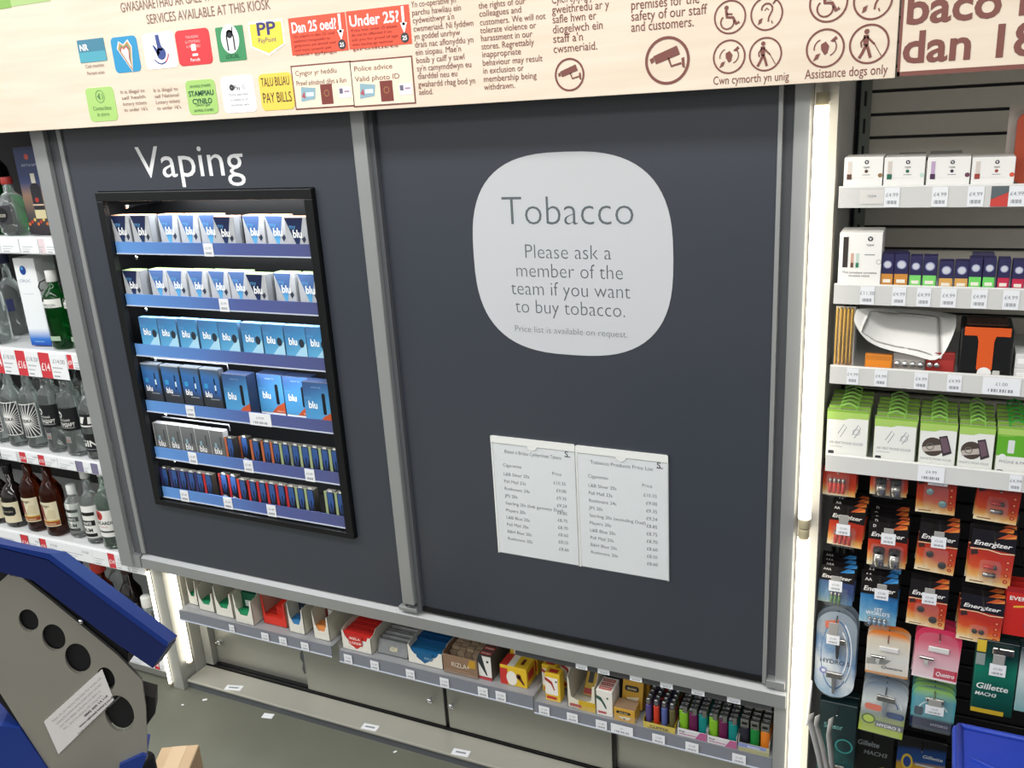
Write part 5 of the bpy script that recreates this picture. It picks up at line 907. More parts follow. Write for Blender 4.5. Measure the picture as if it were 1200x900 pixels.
# curled paper: bent sheets hanging out from the shelf above the packs
TOPP = [(1004, 362), (1022, 361), (1042, 361.5), (1062, 362), (1082, 363.5), (1100, 365), (1122, 369)]; BOT = [(1000, 375), (1008, 393), (1024, 406), (1050, 413), (1078, 418), (1103, 429), (1121, 382)]
def sheet(BT, dy, label):
    V = []; F = []; n = 8; m = len(TOPP)
    for i in range(m):
        ty = (.010, .05, .12, .12, .12, .12, .12)[i] if not dy else .18; xa, za = PX(TOPP[i][0], TOPP[i][1]+(2 if dy else 0), ty), PZ(TOPP[i][0], TOPP[i][1]+(2 if dy else 0), ty); q = (.004, .006, .012, .018, .018, .016, .05)[i] if not dy else .09; xb, zb_ = PX(*BT[i], q), PZ(*BT[i], q)
        for j in range(n+1):
            s = j/n; bulge = math.sin(math.pi*s)*.018; V.append((xa+(xb-xa)*s if not dy else max(xa+(xb-xa)*s, .80), ty+(q-ty)*s-bulge*(.2 if i == 0 else 1), za+(zb_-za)*s+bulge*.3))
    for i in range(m-1):
        for j in range(n): F.append((i*(n+1)+j, (i+1)*(n+1)+j, (i+1)*(n+1)+j+1, i*(n+1)+j+1))
    b = MB(); b.add(V, F, mat('curled_paper', '#e3e2dd', .55), True); o = b.build('paper_sheet'); md = o.modifiers.new('thickness', 'SOLIDIFY'); md.thickness = .0006; md2 = o.modifiers.new('smooth', 'SUBSURF'); md2.levels = 2; md2.render_levels = 2; return tag(o, label, 'paper', 'curled paper on the third shelf')
sheet(BOT, 0, 'large curled white paper sheet drooping over the battery packs on the third shelf'); sheet([(u+1, v-1.0) if i < 5 else (u+3, v-6) for i, (u, v) in enumerate(BOT)], .030, 'second curled paper sheet lying behind the front one')
def dba(col, n):
    def f(b, w, h):
        y = -.0005; b.rect(-w*.46, w*.46, h*.1, h*.75, y, C(col))
        for i in range(n): b.lathe([(h*.16, 0), (h*.16, w*.16)], M_chrome, (-w*.40+i*w*.22, -.004, h*.4), 12, axis='x')
    return f
def low_pack(u0, u1, vt, y, label, col, n, body):
    x0, x1 = PX(u0, vt, y), PX(u1, vt, y); h = PZ((u0+u1)/2, vt, y)-SZF[2]; w = x1-x0
    t = thing('battery_pack', label, 'pack', ((x0+x1)/2, y, SZF[2]+.0004), 'battery packs under the curled paper'); b = MB(); b.box(-w/2, w/2, 0, .012, 0, h, C(body), .001, 1); b.rect(-w*.46, w*.46, h*.1, h*.7, -.0005, C(col)); b.build('backing_card', t)
    for i in range(n): b = MB(); r = min(w*.10, h*.2); b.lathe([(r*.9, 0), (r, .001), (r, .010), (r*.9, .011)], M_chrome, (-w*.36+i*w*.24, -.012, h*.52), 14, axis='y'); b.build('battery', t)
low_pack(1014, 1046, 416, .022, 'orange battery pack under the left of the curled paper', '#e28a2a', 0, '#c97a2a'); low_pack(1047, 1085, 415, .03, 'grey pack of round batteries under the middle of the curled paper', '#b9b4ae', 4, '#a8a49e'); low_pack(1086, 1120, 414, .026, 'red battery pack under the right of the curled paper', '#a8342f', 2, '#8f2a28')
x0, x1 = PX(1126, 400, .015), PX(1188, 400, .015); w = x1-x0; h = PZ(1156, 384, .015)-SZF[2]
t = thing('tape_carton', 'black open carton with an orange T-shaped front on the third right-hand shelf', 'box', ((x0+x1)/2, .015, SZF[2]+.0004)); b = MB(); b.box(-w/2, w/2, .001, .10, 0, h*.96, M_black, .002, 1); b.rrect(w*.16, w*.30, h*.02, h*.2, .002, 0, C('#c9c9c4'), .001); b.build('carton', t)
b = MB(); oc = C('#d9581f'); b.rect(-w*.44, w*.44, h*.84, h*1.0, -.0006, oc); b.fpoly([(-w*.20, h*.86), (w*.18, h*.86), (w*.14, h*.74), (w*.14, h*.22), (w*.08, h*.16), (-w*.10, h*.16), (-w*.16, h*.22), (-w*.16, h*.74)], -.0005, oc); b.disc(0, w*.15+.001, w*.14, -.0006, C('#ececea'), 18); b.ft('nu', 0, w*.08, h*.11, -.001, M_ink, align='c', var='b'); b.box(-w*.40, w*.40, .02, .08, h*.965, h*1.02, C('#4a2f24'), .002, 1)
for i in range(9): b.box(-w*.40+w*.09*i, -w*.40+w*.09*i+w*.05, .02, .03, h*1.02, h*1.03, C('#2a2220'))
b.build('orange_front', t)
for k, (vt, z) in enumerate(((429, 0), (411, .026))):
    x0 = PX(1190, 420, .02); b = MB(); b.box(0, .055, 0, .06, 0, .0255, C('#d9d9d6'), .001, 1); b.rect(.004, .05, .008, .018, -.0005, C('#eff0ee')); tag(b.build('white_box', loc=(x0, .02, SZF[2]+.0004+z)), ('lower small white box at the right end of the third shelf', 'upper small white box at the right end of the third shelf')[k], 'box', 'white boxes on the third shelf')
# fourth shelf: phone holder packs, filed one behind another
gr_, gd_ = C('#a6c866'), C('#5fa82c')
def phone_pack(w, h, kind):
    t = thing('phone_holder_pack', '', 'pack'); b = MB(); b.box(-w/2, w/2, 0, .010, 0, h, C('#8b9c6a'), .0008, 1); y = -.0005; b.rect(-w/2+.0008, w/2-.0008, 0, h*.98, -.0003, C('#e4e5e0'))
    b.fpoly([(-w/2, h*.80), (-w*.1, h*.80), (w*.05, h*.84), (w/2, h*.84), (w/2, h), (-w/2, h)], y, gr_); b.rect(-w/2, w/2, h*.96, h, y-.0002, C('#7fae3c'))
    if kind == 0:
        for q in (-.22, .12): b.stroke([(w*q, h*.52), (w*(q+.14), h*.72), (w*(q+.20), h*.66), (w*(q+.06), h*.46)], .0012, y, M_grey)
        b.ring(w*.22, h*.58, .006, .001, y, M_grey, 14); b.ft('AIR VENT PHONE HOLDER', -w*.42, h*.32, h*.075, y, M_grey, width=w*.82); b.rect(-w*.42, -w*.1, h*.26, h*.275, y, C('#b9bcb9')); b.rrect(-w*.44, -w*.30, h*.06, h*.18, .002, y, M_ink)
    elif kind == 1:
        b.disc(-w*.12, h*.48, w*.30, y, C('#4a3f3a'), 20); b.fpoly([(-w*.40, h*.46), (w*.1, h*.54), (w*.12, h*.42), (-w*.38, h*.36)], y-.0002, C('#b9aea6')); b.ring(-w*.2, h*.48, w*.10, .0016, y-.0003, M_chrome, 16); b.fpoly([(w*.02, h*.70), (w*.24, h*.74), (w*.40, h*.38), (w*.16, h*.30)], y-.0004, C('#3a3338')); b.fpoly([(w*.05, h*.67), (w*.22, h*.70), (w*.35, h*.42), (w*.18, h*.36)], y-.0006, C('#6a5560')); b.ft('MAGNETIC PHONE HOLDER', -w*.44, h*.20, h*.07, y, M_grey, width=w*.84)
    else:
        b.rect(-w*.5, w*.5, h*.42, h*.84, y, gd_); b.rrect(-w*.2, -w*.02, h*.48, h*.74, .002, y-.0003, C('#d6dcd8')); b.disc(-w*.32, h*.4, w*.10, y-.0004, C('#e4e8e6'), 14); b.ft('PHONE & PAD', -w*.4, h*.28, h*.08, y, M_grey, width=w*.8); b.rrect(-w*.44, -w*.26, h*.04, h*.14, .002, y, M_ink)
    b.build('backing_card', t)
    b = MB(); hk = C('#8abf5c' if kind < 2 else '#2f9a3a', .35); z = h
    for pts in ([(-w*.20, z-.002), (-w*.20, z+.007), (0, z+.013), (w*.20, z+.007), (w*.20, z-.002)],): b.stroke(pts, .0028, .002, hk); V = [(x_, .002, z_) for x_, z_ in pts]; b.tube([(x_, .004, z_) for x_, z_ in pts], .0016, hk, 6)
    b.build('hanging_loop', t); return Proto(t)
PPC = [(969.5, 1020, 481, 0, 'air vent phone holder pack', 'leftmost column'), (1025.5, 1077, 490, 0, 'air vent phone holder pack', 'second column'), (1078, 1123.5, 495, 1, 'phone holder pack with round photo', 'third column'), (1124.5, 1168.5, 499, 1, 'phone holder pack with round photo', 'fourth column'), (1170, 1216, 501, 2, 'white and bright green phone pack', 'rightmost column')]
for (a, c, vt, kd, nm, colm) in PPC:
    y = .014; x0, x1 = PX(a, vt, y), PX(c, vt, y); w = x1-x0; h = PZ((a+c)/2, vt, y)-SZF[3]; pr = phone_pack(w-.002, h, kd)
    for j in range(6):
        pr.put(((x0+x1)/2+random.uniform(-.001, .001), y+.024*j, SZF[3]+.0004), '%s, %s' % (nm, ('front of the %s' % colm) if j == 0 else '%s from the front in the %s' % (ORD[j], colm)), 'pack', 'phone holder packs on the fourth shelf')
# ---------------------------------------------------------------- hanging cards below the shelf
M_fire = ramp('flame_print', [(.15, '#eadcb8'), (.27, '#e0a85a'), (.43, '#cc5228'), (.62, '#b8331f'), (1, '#a02a1a')], tilt=.16, wob=.15)
M_ice = ramp('blue_flame_print', [(0, '#cdd9dc'), (.3, '#7fb0c8'), (.7, '#2f78b0'), (1, '#1b3f78')], tilt=.2, wob=.3)
M_mix = ramp('mixed_flame_print', [(0, '#cfd3d3'), (.3, '#93a7a0'), (.5, '#5d88a8'), (1, '#3a4a7a')], tilt=.5, wob=.4)
M_crd = C('#191617', .35)
def en_card(w, h, low, brand='Energizer', flame='#c2562a', size=None, head=.33, corner=None):
    b = MB(); b.box(-w/2, w/2, 0, .0012, 0, h, M_crd); y = -.0004; hz = h*(1-head)
    b.fpoly([(-w/2, 0), (w/2, 0), (w/2, hz*.97), (w*.1, hz*1.0), (-w/2, hz*1.0)], y, low)
    b.fpoly([(w*.06, h*(1-head*.38)), (w*.48, h*(1-head*.22)), (w*.48, h*.985), (w*.30, h*.99)], y, C(flame)); b.fpoly([(w*.2, h*(1-head*.34)), (w*.48, h*(1-head*.24)), (w*.48, h*(1-head*.08))], y-.0002, C('#e28a3c' if flame == '#c2562a' else '#4a9ad0'))
    b.ft(brand, -w*.44, hz+h*head*.18, h*head*.34, y-.0004, C('#eceae6'), width=w*.84, var='b', shear=.22)
    if corner: b.ft(corner, -w*.40, h*(1-head*.30), h*head*.22, y-.0004, C('#dcdad6'), var='b')
    return b, hz
def red_dots(b, w, hz, y=-.0008):
    for i in range(4): b.disc(w*.38, hz*(.17+.18*i), w*.055, y, C('#a8271f'), 14); b.disc(w*.38, hz*(.17+.18*i), w*.03, y-.0002, C('#d98a5a'), 10)
    b.fpoly([(-w*.46, hz*.78), (-w*.30, hz*.84), (-w*.34, hz*.96), (-w*.48, hz*.92)], y, C('#3a2a26')); b.rect(-w*.42, -w*.1, hz*.05, hz*.08, y, C('#8a5a30'))
    b.stroke([(-w*.5, hz*.97), (-w*.1, hz*.99), (w*.2, hz*.93), (w*.5, hz*.96)], hz*.03, y, C('#e6c9a0'))
Mc_r = mat('red_battery', '#b8352c', .3, .2); Mc_s = mat('steel_battery', '#a9a6a2', .22, .85); Mc_k = mat('dark_coin', '#3d3a37', .3, .6); Mc_b = mat('pale_coin', '#8fb3b0', .3, .4)
def cell(b, x, z, r, L, m, vert=True, y=-.008, m2=None):
    prof_ = [(r*.9, 0), (r, L*.02), (r, L*.72), (r*1.001, L*.72), (r, L*.96), (r*.8, L*.97), (r*.35, L*.975), (r*.35, L)]
    b.lathe(prof_[:3], m, (x, y, z) if vert else (x, y, z), 14, axis='z' if vert else 'x'); b.lathe(prof_[3:], m2 or Mc_s, (x, y, z), 14, axis='z' if vert else 'x')
def coin(b, x, z, r, m, y=-.003): b.lathe([(r*.85, 0), (r, .001), (r, .0028), (r*.8, .003)], m, (x, y-.001, z), 18, axis='y')
def bat_foot(w, h, kind): return bat_card(w, h, kind, .12)
def bat_card(w, h, kind, hd=None):
    t = thing('battery_card', '', 'pack'); low = {'aa': M_fire, 'd': M_fire, 'coin': M_fire, 'coinb': M_fire, 'mini': M_fire, 'tiny': M_fire, 'aaab': M_mix, 'aab': M_ice, 'ever': C('#c4271c')}[kind]
    if kind == 'ever':
        b = MB(); b.box(-w/2, w/2, 0, .0012, 0, h, C('#c4271c')); b.rect(-w/2, w/2, h*.9, h, -.0004, C('#9a1d18')); b.ft('EVEREADY', -w*.42, h*.74, h*.11, -.0006, C('#ece6e0'), width=w*.9, var='b'); b.fpoly([(-w*.3, h*.62), (w*.5, h*.72), (w*.5, h*.68), (-w*.3, h*.58)], -.0005, C('#e8b23c')); b.rect(w*.0, w*.4, h*.2, h*.55, -.0005, C('#3f4a6a')); hz = h*.7
    else:
        b, hz = en_card(w, h, low, flame='#2f78b8' if kind in ('aab', 'aaab') else '#c2562a', head=hd or (.40 if kind not in ('mini', 'tiny') else .34), corner={'aa': 'AA', 'd': 'D', 'aab': 'AA', 'aaab': 'AAA'}.get(kind))
        if kind in ('coin', 'coinb', 'mini', 'tiny'): red_dots(b, w, hz)
        if kind == 'aab': b.ft("WORLD'S", 0, hz*.30, hz*.16, -.0009, C('#e6ecf0'), align='c', var='b'); b.ft('1ST', 0, hz*.44, hz*.16, -.0009, C('#e6ecf0'), align='c', var='b')
    b.build('backing_card', t); b = MB(); bl = None
    if kind == 'aa':
        for i in range(4): cell(b, -w*.26+i*w*.13, hz*.14, w*.058, hz*.52, Mc_r)
        bl = (-w*.38, w*.30, hz*.08, hz*.78)
    elif kind == 'd':
        for i in (-1, 1): cell(b, i*w*.20-.0, hz*.10, w*.15, hz*.66, Mc_s, m2=M_black)
        bl = (-w*.42, w*.42, hz*.05, hz*.84)
    elif kind in ('coin', 'coinb'):
        coin(b, -w*.16, hz*.62, w*.095, Mc_b if kind == 'coinb' else Mc_k); coin(b, w*.18, hz*.30, w*.105, Mc_b if kind == 'coinb' else Mc_k); bl = (-w*.32, w*.31, hz*.14, hz*.82)
    elif kind == 'mini': cell(b, -w*.15, hz*.34, w*.06, w*.30, Mc_s, False, m2=Mc_k); cell(b, -w*.15, hz*.56, w*.055, w*.30, Mc_r, False, m2=Mc_k); bl = (-w*.24, w*.24, hz*.22, hz*.70)
    elif kind == 'tiny': coin(b, -w*.10, hz*.36, w*.065, Mc_k); coin(b, w*.06, hz*.36, w*.065, Mc_k); bl = (-w*.22, w*.20, hz*.2, hz*.55)
    elif kind == 'aaab':
        for i in range(3): cell(b, -w*.10+i*w*.11, hz*.10, w*.045, hz*.5, mat('green_battery', '#5a7a4a', .3, .3))
        bl = (-w*.30, w*.36, hz*.06, hz*.72)
    elif kind == 'aab':
        for i in range(4): cell(b, -w*.20+i*w*.135, hz*.02, w*.055, hz*.24, mat('blue_battery', '#7d93a8', .3, .6))
        bl = (-w*.34, w*.34, hz*.01, hz*.5)
    if b.v: b.build('battery', t)
    if bl: q = MB(); q.rrect(bl[0], bl[1], bl[2], bl[3], .006, -.018 if kind in ('aa', 'd', 'aab', 'aaab', 'mini') else -.007, M_clear, .017 if kind in ('aa', 'd', 'aab', 'aaab', 'mini') else .0065, 4); q.build('blister', t)
    return t
def hang(kind, fn, u0, u1, v0, v1, y, behind, label, blabel, group, step=.021, rot=0, hook=None, vh=None, cat='pack'):
    """u0..u1, v0 top, v1 bottom of the front card at depth y; then the cards filed behind it on the same hook"""
    um = (u0+u1)/2; vm = (v0+v1)/2; x0, x1 = PX(u0, vm, y), PX(u1, vm, y); w = x1-x0; z0, z1 = PZ(um, v1, y), min(PZ(um, v0, y), 1.001); h = z1-z0
    pr = Proto(fn(w, h, kind))
    for j in range(behind+1):
        lab = label if j == 0 else '%s, %s' % (blabel, 'directly behind the front one' if j == 1 else '%s card back on its hook' % ORD[j])
        pr.put(((x0+x1)/2+(random.uniform(-.002, .002) if j else 0), y+step*j, z0+(random.uniform(-.001, .002) if j else 0)), lab, cat, group, (0, math.radians(rot+(random.uniform(-1, 1) if j else 0)), 0))
    # hook with ticket plate
    zh = z1-.010; xc = (x0+x1)/2+math.sin(math.radians(rot))*h; t = thing('display_hook', 'metal display hook carrying the %s' % (blabel+('' if '%' in blabel else ' stack')), 'hook', (xc, 0, zh), 'display hooks on the black slatwall')
    b = MB(); b.tube([(0, RYB-.001, .0), (0, y-.030, .0), (0, y-.034, .003)], .0018, M_hood, 8); b.box(-.004, .004, RYB-.006, RYB-.0005, -.012, .012, M_hood, .001, 1); b.build('prong', t)
    if hook:
        u, v, tw, th = hook; xt, zt = PX(u, v, y-.036)-xc, PZ(u, v, y-.036)-zh
        b = MB(); b.box(xt-tw*.35, xt+tw*.35, y-.0355, y-.034, zt+th*.35, max(zt+th*.95, .004), mat('grey_clip', '#9d9b97', .3), .0006, 1); b.build('ticket_clip', t)
        b = MB(); mini_ticket(b, xt-tw/2, xt+tw/2, zt-th/2, zt+th/2, y-.0358, '£5.00'); b.box(xt-tw/2, xt+tw/2, y-.0354, y-.0346, zt-th/2, zt+th/2, M_tick); b.build('price_ticket', t)
bg = 'battery cards on the black slatwall'
hk_ = lambda u, v: (u, v, .026, .024)
hang('aa', bat_foot, 965, 1004, 520, 581, .055, 2, 'battery card under the fourth shelf at the left, only its foot showing, with red batteries', 'flame-coloured battery card', bg)
hang('d', bat_foot, 1021, 1065, 512, 581, .055, 2, 'battery card with two steel cells, only its foot showing under the fourth shelf', 'flame-coloured steel cell card', bg)
hang('coinb', bat_foot, 1075, 1122, 530, 602, .055, 1, 'orange coin battery card with pale coins under the fourth shelf', 'orange coin battery card near the shelf', bg, hook=(1099, 567, .034, .008))
hang('mini', bat_foot, 1143, 1195, 545, 612, .05, 1, 'orange card with two small batteries under the right of the fourth shelf', 'orange small-battery card near the shelf', bg, rot=3)
hang('aa', bat_card, 970, 1011, 592, 640, .05, 3, 'black-topped card with four red batteries, left column, with a white ticket', 'black-topped red battery card', bg, rot=3, hook=hk_(988, 621))
hang('d', bat_card, 1017, 1063, 613, 664, .045, 4, 'black-topped card with two large steel cells, with a white ticket', 'black-topped large cell card', bg, hook=hk_(1041, 632))
hang('coin', bat_card, 1073, 1120, 614, 671, .045, 2, 'red card with two dark coin batteries, middle of three, with a white ticket', 'red coin battery card in the middle column', bg, rot=3, hook=hk_(1100, 636))
hang('mini', bat_card, 1134, 1187, 622, 686, .035, 2, 'large red card with a single small battery beside the coin cards', 'large red small-battery card', bg, rot=2)
hang('aaab', bat_card, 959, 1000, 664, 707, .05, 3, 'pale blue and green battery card in the left column, with a white ticket', 'pale blue battery card', bg, rot=1.5, hook=hk_(979, 687))
hang('aab', bat_card, 1008, 1052, 675, 731, .04, 3, 'bright blue battery card with white print, with a white ticket', 'bright blue battery card', bg, hook=hk_(1033, 697))
hang('coin', bat_card, 1063, 1109, 681, 734, .035, 1, 'red card with two dark coin batteries, lowest of three, with a white ticket', 'red coin battery card in the lower row', bg, rot=2, hook=hk_(1089, 702))
hang('tiny', bat_card, 1122, 1174, 698, 753, .025, 3, 'red card with two tiny button batteries beside the red bulb card', 'red button battery card', bg, rot=2)
hang('ever', bat_card, 1177, 1226, 690, 747, .03, 2, 'plain red battery card with white lettering cut by the right edge', 'plain red battery card', bg)
# razors ------------------------------------------------------------------
def razor_head(b, x, z, w, h, y, m=None, m2=None):
    b.box(x-w/2, x+w/2, y-.006, y, z+h*.70, z+h*.95, m2 or Mc_s, .001, 1)
    for i in range(3): b.box(x-w*.42, x+w*.42, y-.0066, y-.006, z+h*(.75+.06*i), z+h*(.77+.06*i), M_black)
    b.ext([(x-w*.14, y-.006, z+h*.70), (x-w*.11, y-.007, z+h*.3), (x-w*.07, y-.006, z), (x+w*.07, y-.006, z), (x+w*.11, y-.007, z+h*.3), (x+w*.14, y-.006, z+h*.70)], (0, .005, 0), m or mat('razor_handle', '#6a7480', .3, .3))
def oval_pack(w, h, kind):
    t = thing('razor_pack', '', 'pack'); b = MB(); b.rrect(-w/2, w/2, 0, h, w*.48, 0, ramp('oval_razor_print', [(0, '#b9c4cc'), (.3, '#7c9cb8'), (.6, '#d3dade'), (.85, '#527fab'), (1, '#8d9aa6')], tilt=.3, wob=.35), .0014, 8); b.ring(0, h*.5, w*.36, w*.02, -.0003, C('#3a6a9c'), 30, rz=h*.40); [b.ring(0, h*.52, w*q_, w*.025, -.0004, C('#e9eef1' if i_ % 2 else '#7f9cb8'), 24, -50, 60, rz=h*q_*1.02) for i_, q_ in enumerate((.42, .39, .33, .29))]
    b.ft('HYDRO 5', -w*.38, h*.395, h*.07, -.0008, C('#23344f'), width=w*.76, var='b'); b.disc(-w*.28, h*.30, w*.10, -.0006, C('#6d6fae'), 16); b.disc(-w*.28, h*.30, w*.05, -.0008, C('#c9d3dc'), 12); b.fpoly([(-w*.3, h*.88), (w*.05, h*.92), (0, h*.82), (-w*.28, h*.80)], -.0006, C('#c2522c')); b.build('backing_card', t)
    b = MB(); razor_head(b, 0, h*.06, w*.40, h*.26, -.002, M_dsteel); razor_head(b, w*.05, h*.48, w*.36, h*.24, -.002, M_black); b.build('razor', t)
    b = MB(); b.rrect(-w*.44, w*.44, h*.04, h*.94, w*.42, -.016, M_clear, .015, 8); b.build('blister', t); return t
def arch(w, h, r): return [(-w/2, 0), (w/2, 0)]+[(w/2-r+r*math.cos(math.radians(a)), h-r*.75+r*.75*math.sin(math.radians(a))) for a in range(0, 91, 15)]+[(-w/2+r+r*math.cos(math.radians(a)), h-r*.75+r*.75*math.sin(math.radians(a))) for a in range(90, 181, 15)]
def arch_pack(w, h, kind):
    t = thing('razor_pack', '', 'pack'); y = -.0006; b = MB()
    if kind == 'pink': b.prism(arch(w, h, w*.3), 0, .0014, ramp('pink_razor_print', [(0, '#e8d3d8'), (.45, '#dfa3b0'), (.75, '#d2405e'), (1, '#c22c50')])); b.rect(-w*.02, w*.49, h*.04, h*.24, y, C('#c22440')); b.ft('Quattro', w*.02, h*.10, h*.11, y-.0003, C('#f3e3e6'), width=w*.42, var='b', shear=.2); b.rect(-w/2, w/2, 0, h*.04, y, C('#ecdfe2')); b.ft('women', -w*.2, h*.62, h*.10, y, C('#b9607a'), width=w*.4)
    elif kind == 'orange': b.prism(arch(w, h, w*.3), 0, .0014, ramp('cream_razor_print', [(0, '#d8cfc0'), (.4, '#d9d9d3'), (.8, '#d9cbb2'), (.93, '#d8823a'), (1, '#d06a2a')])); b.fpoly([(-w*.48, h*.2), (-w*.04, h*.24), (w*.1, h*.36), (-w*.48, h*.34)], y, C('#8d8f88')); b.ft('Quattro', -w*.14, h*.16, h*.08, y-.0004, C('#44505a'), width=w*.5, var='b', shear=.2); b.rect(-w/2, w/2, 0, h*.05, y, C('#c98a4a'))
    elif kind == 'lime': b.prism(arch(w, h, w*.34), 0, .0014, ramp('lime_razor_print', [(0, '#a9bf4a'), (.12, '#9fb043'), (.35, '#8a938c'), (.6, '#cfd6d4'), (1, '#3f5570')], tilt=-.1)); b.rrect(-w*.42, -w*.04, h*.44, h*.56, h*.05, y, C('#d8694a')); b.rrect(w*.08, w*.47, h*.36, h*.48, h*.05, y, C('#2c4a7a')); b.disc(-w*.30, h*.26, w*.16, y, C('#55702c'), 18, h*.10); b.disc(-w*.30, h*.26, w*.12, y-.0002, C('#b3c840'), 16, h*.07); b.rect(-w*.14, w*.5, h*.14, h*.26, y, C('#6f7474')); b.ft('HYDRO 5', -w*.10, h*.16, h*.075, y-.0003, C('#eceeee'), width=w*.54, var='b'); b.ring(0, h*.52, w*.40, w*.03, y, C('#e3e8ea'), 20, 10, 80); b.ring(0, h*.52, w*.32, w*.03, y, C('#3f5f96'), 20, 10, 80)
    else: b.prism(arch(w, h, w*.4), 0, .0014, ramp('teal_razor_print', [(0, '#22344a'), (.22, '#1c2740'), (.3, '#5aa0a8'), (.7, '#4f9fae'), (.92, '#8ab85a'), (1, '#3f5f6a')])); b.rect(-w*.5, w*.5, h*.06, h*.24, y, C('#1b2140')); b.ft('HYDRO', -w*.02, h*.11, h*.08, y-.0003, C('#a9aec0'), width=w*.4, var='b'); b.ring(0, h*.40, w*.34, w*.04, y, C('#c9e0e0'), 20, 20, 160); b.rrect(-w*.42, -w*.22, h*.30, h*.5, .004, y, C('#2c3f50'))
    b.build('backing_card', t); b = MB()
    if kind in ('pink', 'orange'): M = None; razor_head(b, -w*.22, h*.28, w*.34, h*.18, -.003, C('#b9b9b4')); b.box(-w*.2, w*.25, -.004, -.001, h*.56, h*.66, mat('white_cart', '#dcdcda', .3), .001, 1)
    else: razor_head(b, w*.02, h*.40, w*.42, h*.40, -.002, mat('razor_silver', '#aab4b8', .25, .6))
    b.build('razor', t); b = MB(); b.prism([(x*.88, z*.84+h*.08) for x, z in arch(w, h, w*.34)], -.016, -.0015, M_clear); b.build('blister', t); return t
def gil_pack(w, h, kind):
    t = thing('razor_pack', '', 'pack'); y = -.0006; b = MB()
    if kind == 'green': b.box(-w/2, w/2, 0, .022, 0, h, ramp('green_razor_print', [(0, '#0f3a36'), (.3, '#14564c'), (.62, '#1c7a64'), (.8, '#17443f'), (1, '#10201f')]), .001, 1); b.rect(-w*.5, -w*.28, h*.84, h, y, C('#d8b83a')); b.rect(-w*.5, -w*.28, h*.66, h*.82, y, C('#8f9a96')); b.rect(-w*.5, w*.3, 0, h*.06, y, C('#c9a92e')); b.ft('Gillette', -w*.44, h*.34, h*.11, y-.0003, C('#e6ecea'), width=w*.78, var='b', shear=.15); b.ft('MACH3', -w*.44, h*.245, h*.07, y-.0003, C('#dfe6e4'), width=w*.52, var='b', shear=.15)
    elif kind == 'black': b.box(-w/2, w/2, 0, .022, 0, h, ramp('black_razor_print', [(0, '#2b2f2a'), (.45, '#141a18'), (1, '#0d1110')]), .001, 1); b.ft('Gillette', -w*.36, h*.76, h*.10, y, C('#aab2b0'), width=w*.52, var='b', shear=.15); b.ft('MACH3', -w*.2, h*.64, h*.08, y, C('#9aa3a0'), width=w*.56, var='b', shear=.15); b.fpoly([(-w*.1, h*.22), (w*.4, h*.4), (w*.3, h*.5), (-w*.1, h*.4)], y, C('#b9b24a'))
    elif kind == 'teal': b.box(-w/2, w/2, 0, .022, 0, h, ramp('deep_teal_print', [(0, '#14403f'), (.5, '#1b5a58'), (1, '#12282c')], tilt=.3, wob=.4), .001, 1); b.ring(w*.2, h*.55, w*.22, w*.05, y, C('#2f7a78'), 16); b.ft('Sensor', -w*.36, h*.72, h*.08, y, C('#5f8f8c'), width=w*.5, var='b')
    elif kind == 'pale': b.box(-w/2, w/2, 0, .022, 0, h, ramp('pale_teal_print', [(0, '#7fb0b4'), (.6, '#cfdcdc'), (1, '#16282c')]), .001, 1); b.ring(0, h*.35, w*.2, w*.06, y, C('#3f8f96'), 18)
    else: b.box(-w/2, w/2, 0, .022, 0, h, ramp('yellow_razor_print', [(0, '#caa12c'), (.42, '#c99a28'), (.5, '#20508e'), (.72, '#1c3f78'), (.8, '#141414'), (1, '#141414')], tilt=-.08), .001, 1); b.disc(-w*.28, h*.5, w*.12, y, C('#e2c43a'), 16, h*.16); b.disc(-w*.28, h*.5, w*.08, y-.0002, C('#2c4a8e'), 14, h*.11); b.ft('Gillette', w*.02, h*.64, h*.09, y, C('#c9ced0'), width=w*.42, var='b', shear=.15); b.rect(-w*.1, w*.3, h*.47, h*.50, y-.0002, C('#c9d6e0'))
    b.build('printed_card', t); b = MB(); razor_head(b, w*.12 if kind == 'green' else 0, h*(.62 if kind == 'green' else .02), w*.5, h*.34, -.002, mat('razor_silver', '#aab4b8', .25, .6)); b.build('razor', t)
    return t
rg = 'razor packs on the black slatwall'
hang('hydro', oval_pack, 955.5, 1003, 717, 817, .045, 2, 'long oval razor pack in silver and blue with a white ticket', 'oval razor pack', rg, hook=(976, 750, .026, .022))
hang('orange', arch_pack, 1015, 1066, 740, 792, .035, 1, 'cream and orange razor pack with a rounded top', 'cream razor pack', rg)
hang('pink', arch_pack, 1070, 1124, 737, 797, .03, 2, 'pink razor pack with a rounded top and red name band', 'pink razor pack', rg, rot=2)
hang('lime', arch_pack, 1007, 1060, 800, 861, .03, 5, 'lime and silver razor pack with orange and blue ovals, hanging below the cream one', 'lime razor pack', rg, rot=3, step=.019)
hang('tealarch', arch_pack, 1067, 1119, 805, 856, .025, 4, 'teal arched razor pack with a dark foot, hanging below the pink one', 'teal arched razor pack', rg, rot=1, step=.019, hook=(1095, 833, .034, .020))
hang('green', gil_pack, 1141, 1191, 752, 838, .02, 1, 'green razor pack with a yellow corner above the blue tote', 'green razor pack', rg, step=.031, hook=(1169, 786, .028, .026))
hang('pale', gil_pack, 1192, 1240, 762, 838, .02, 1, 'pale teal razor pack cut by the right edge above the blue tote', 'pale teal razor pack', rg, step=.031)
hang('teal', gil_pack, 958, 1002, 824, 930, .05, 1, 'deep teal razor pack low in the left column behind the bent sheets', 'deep teal razor pack', rg, step=.031)
hang('black', gil_pack, 996, 1046, 855, 935, .145, 0, 'black razor pack with grey lettering hanging below the lime one', 'black razor pack', rg, step=.031)
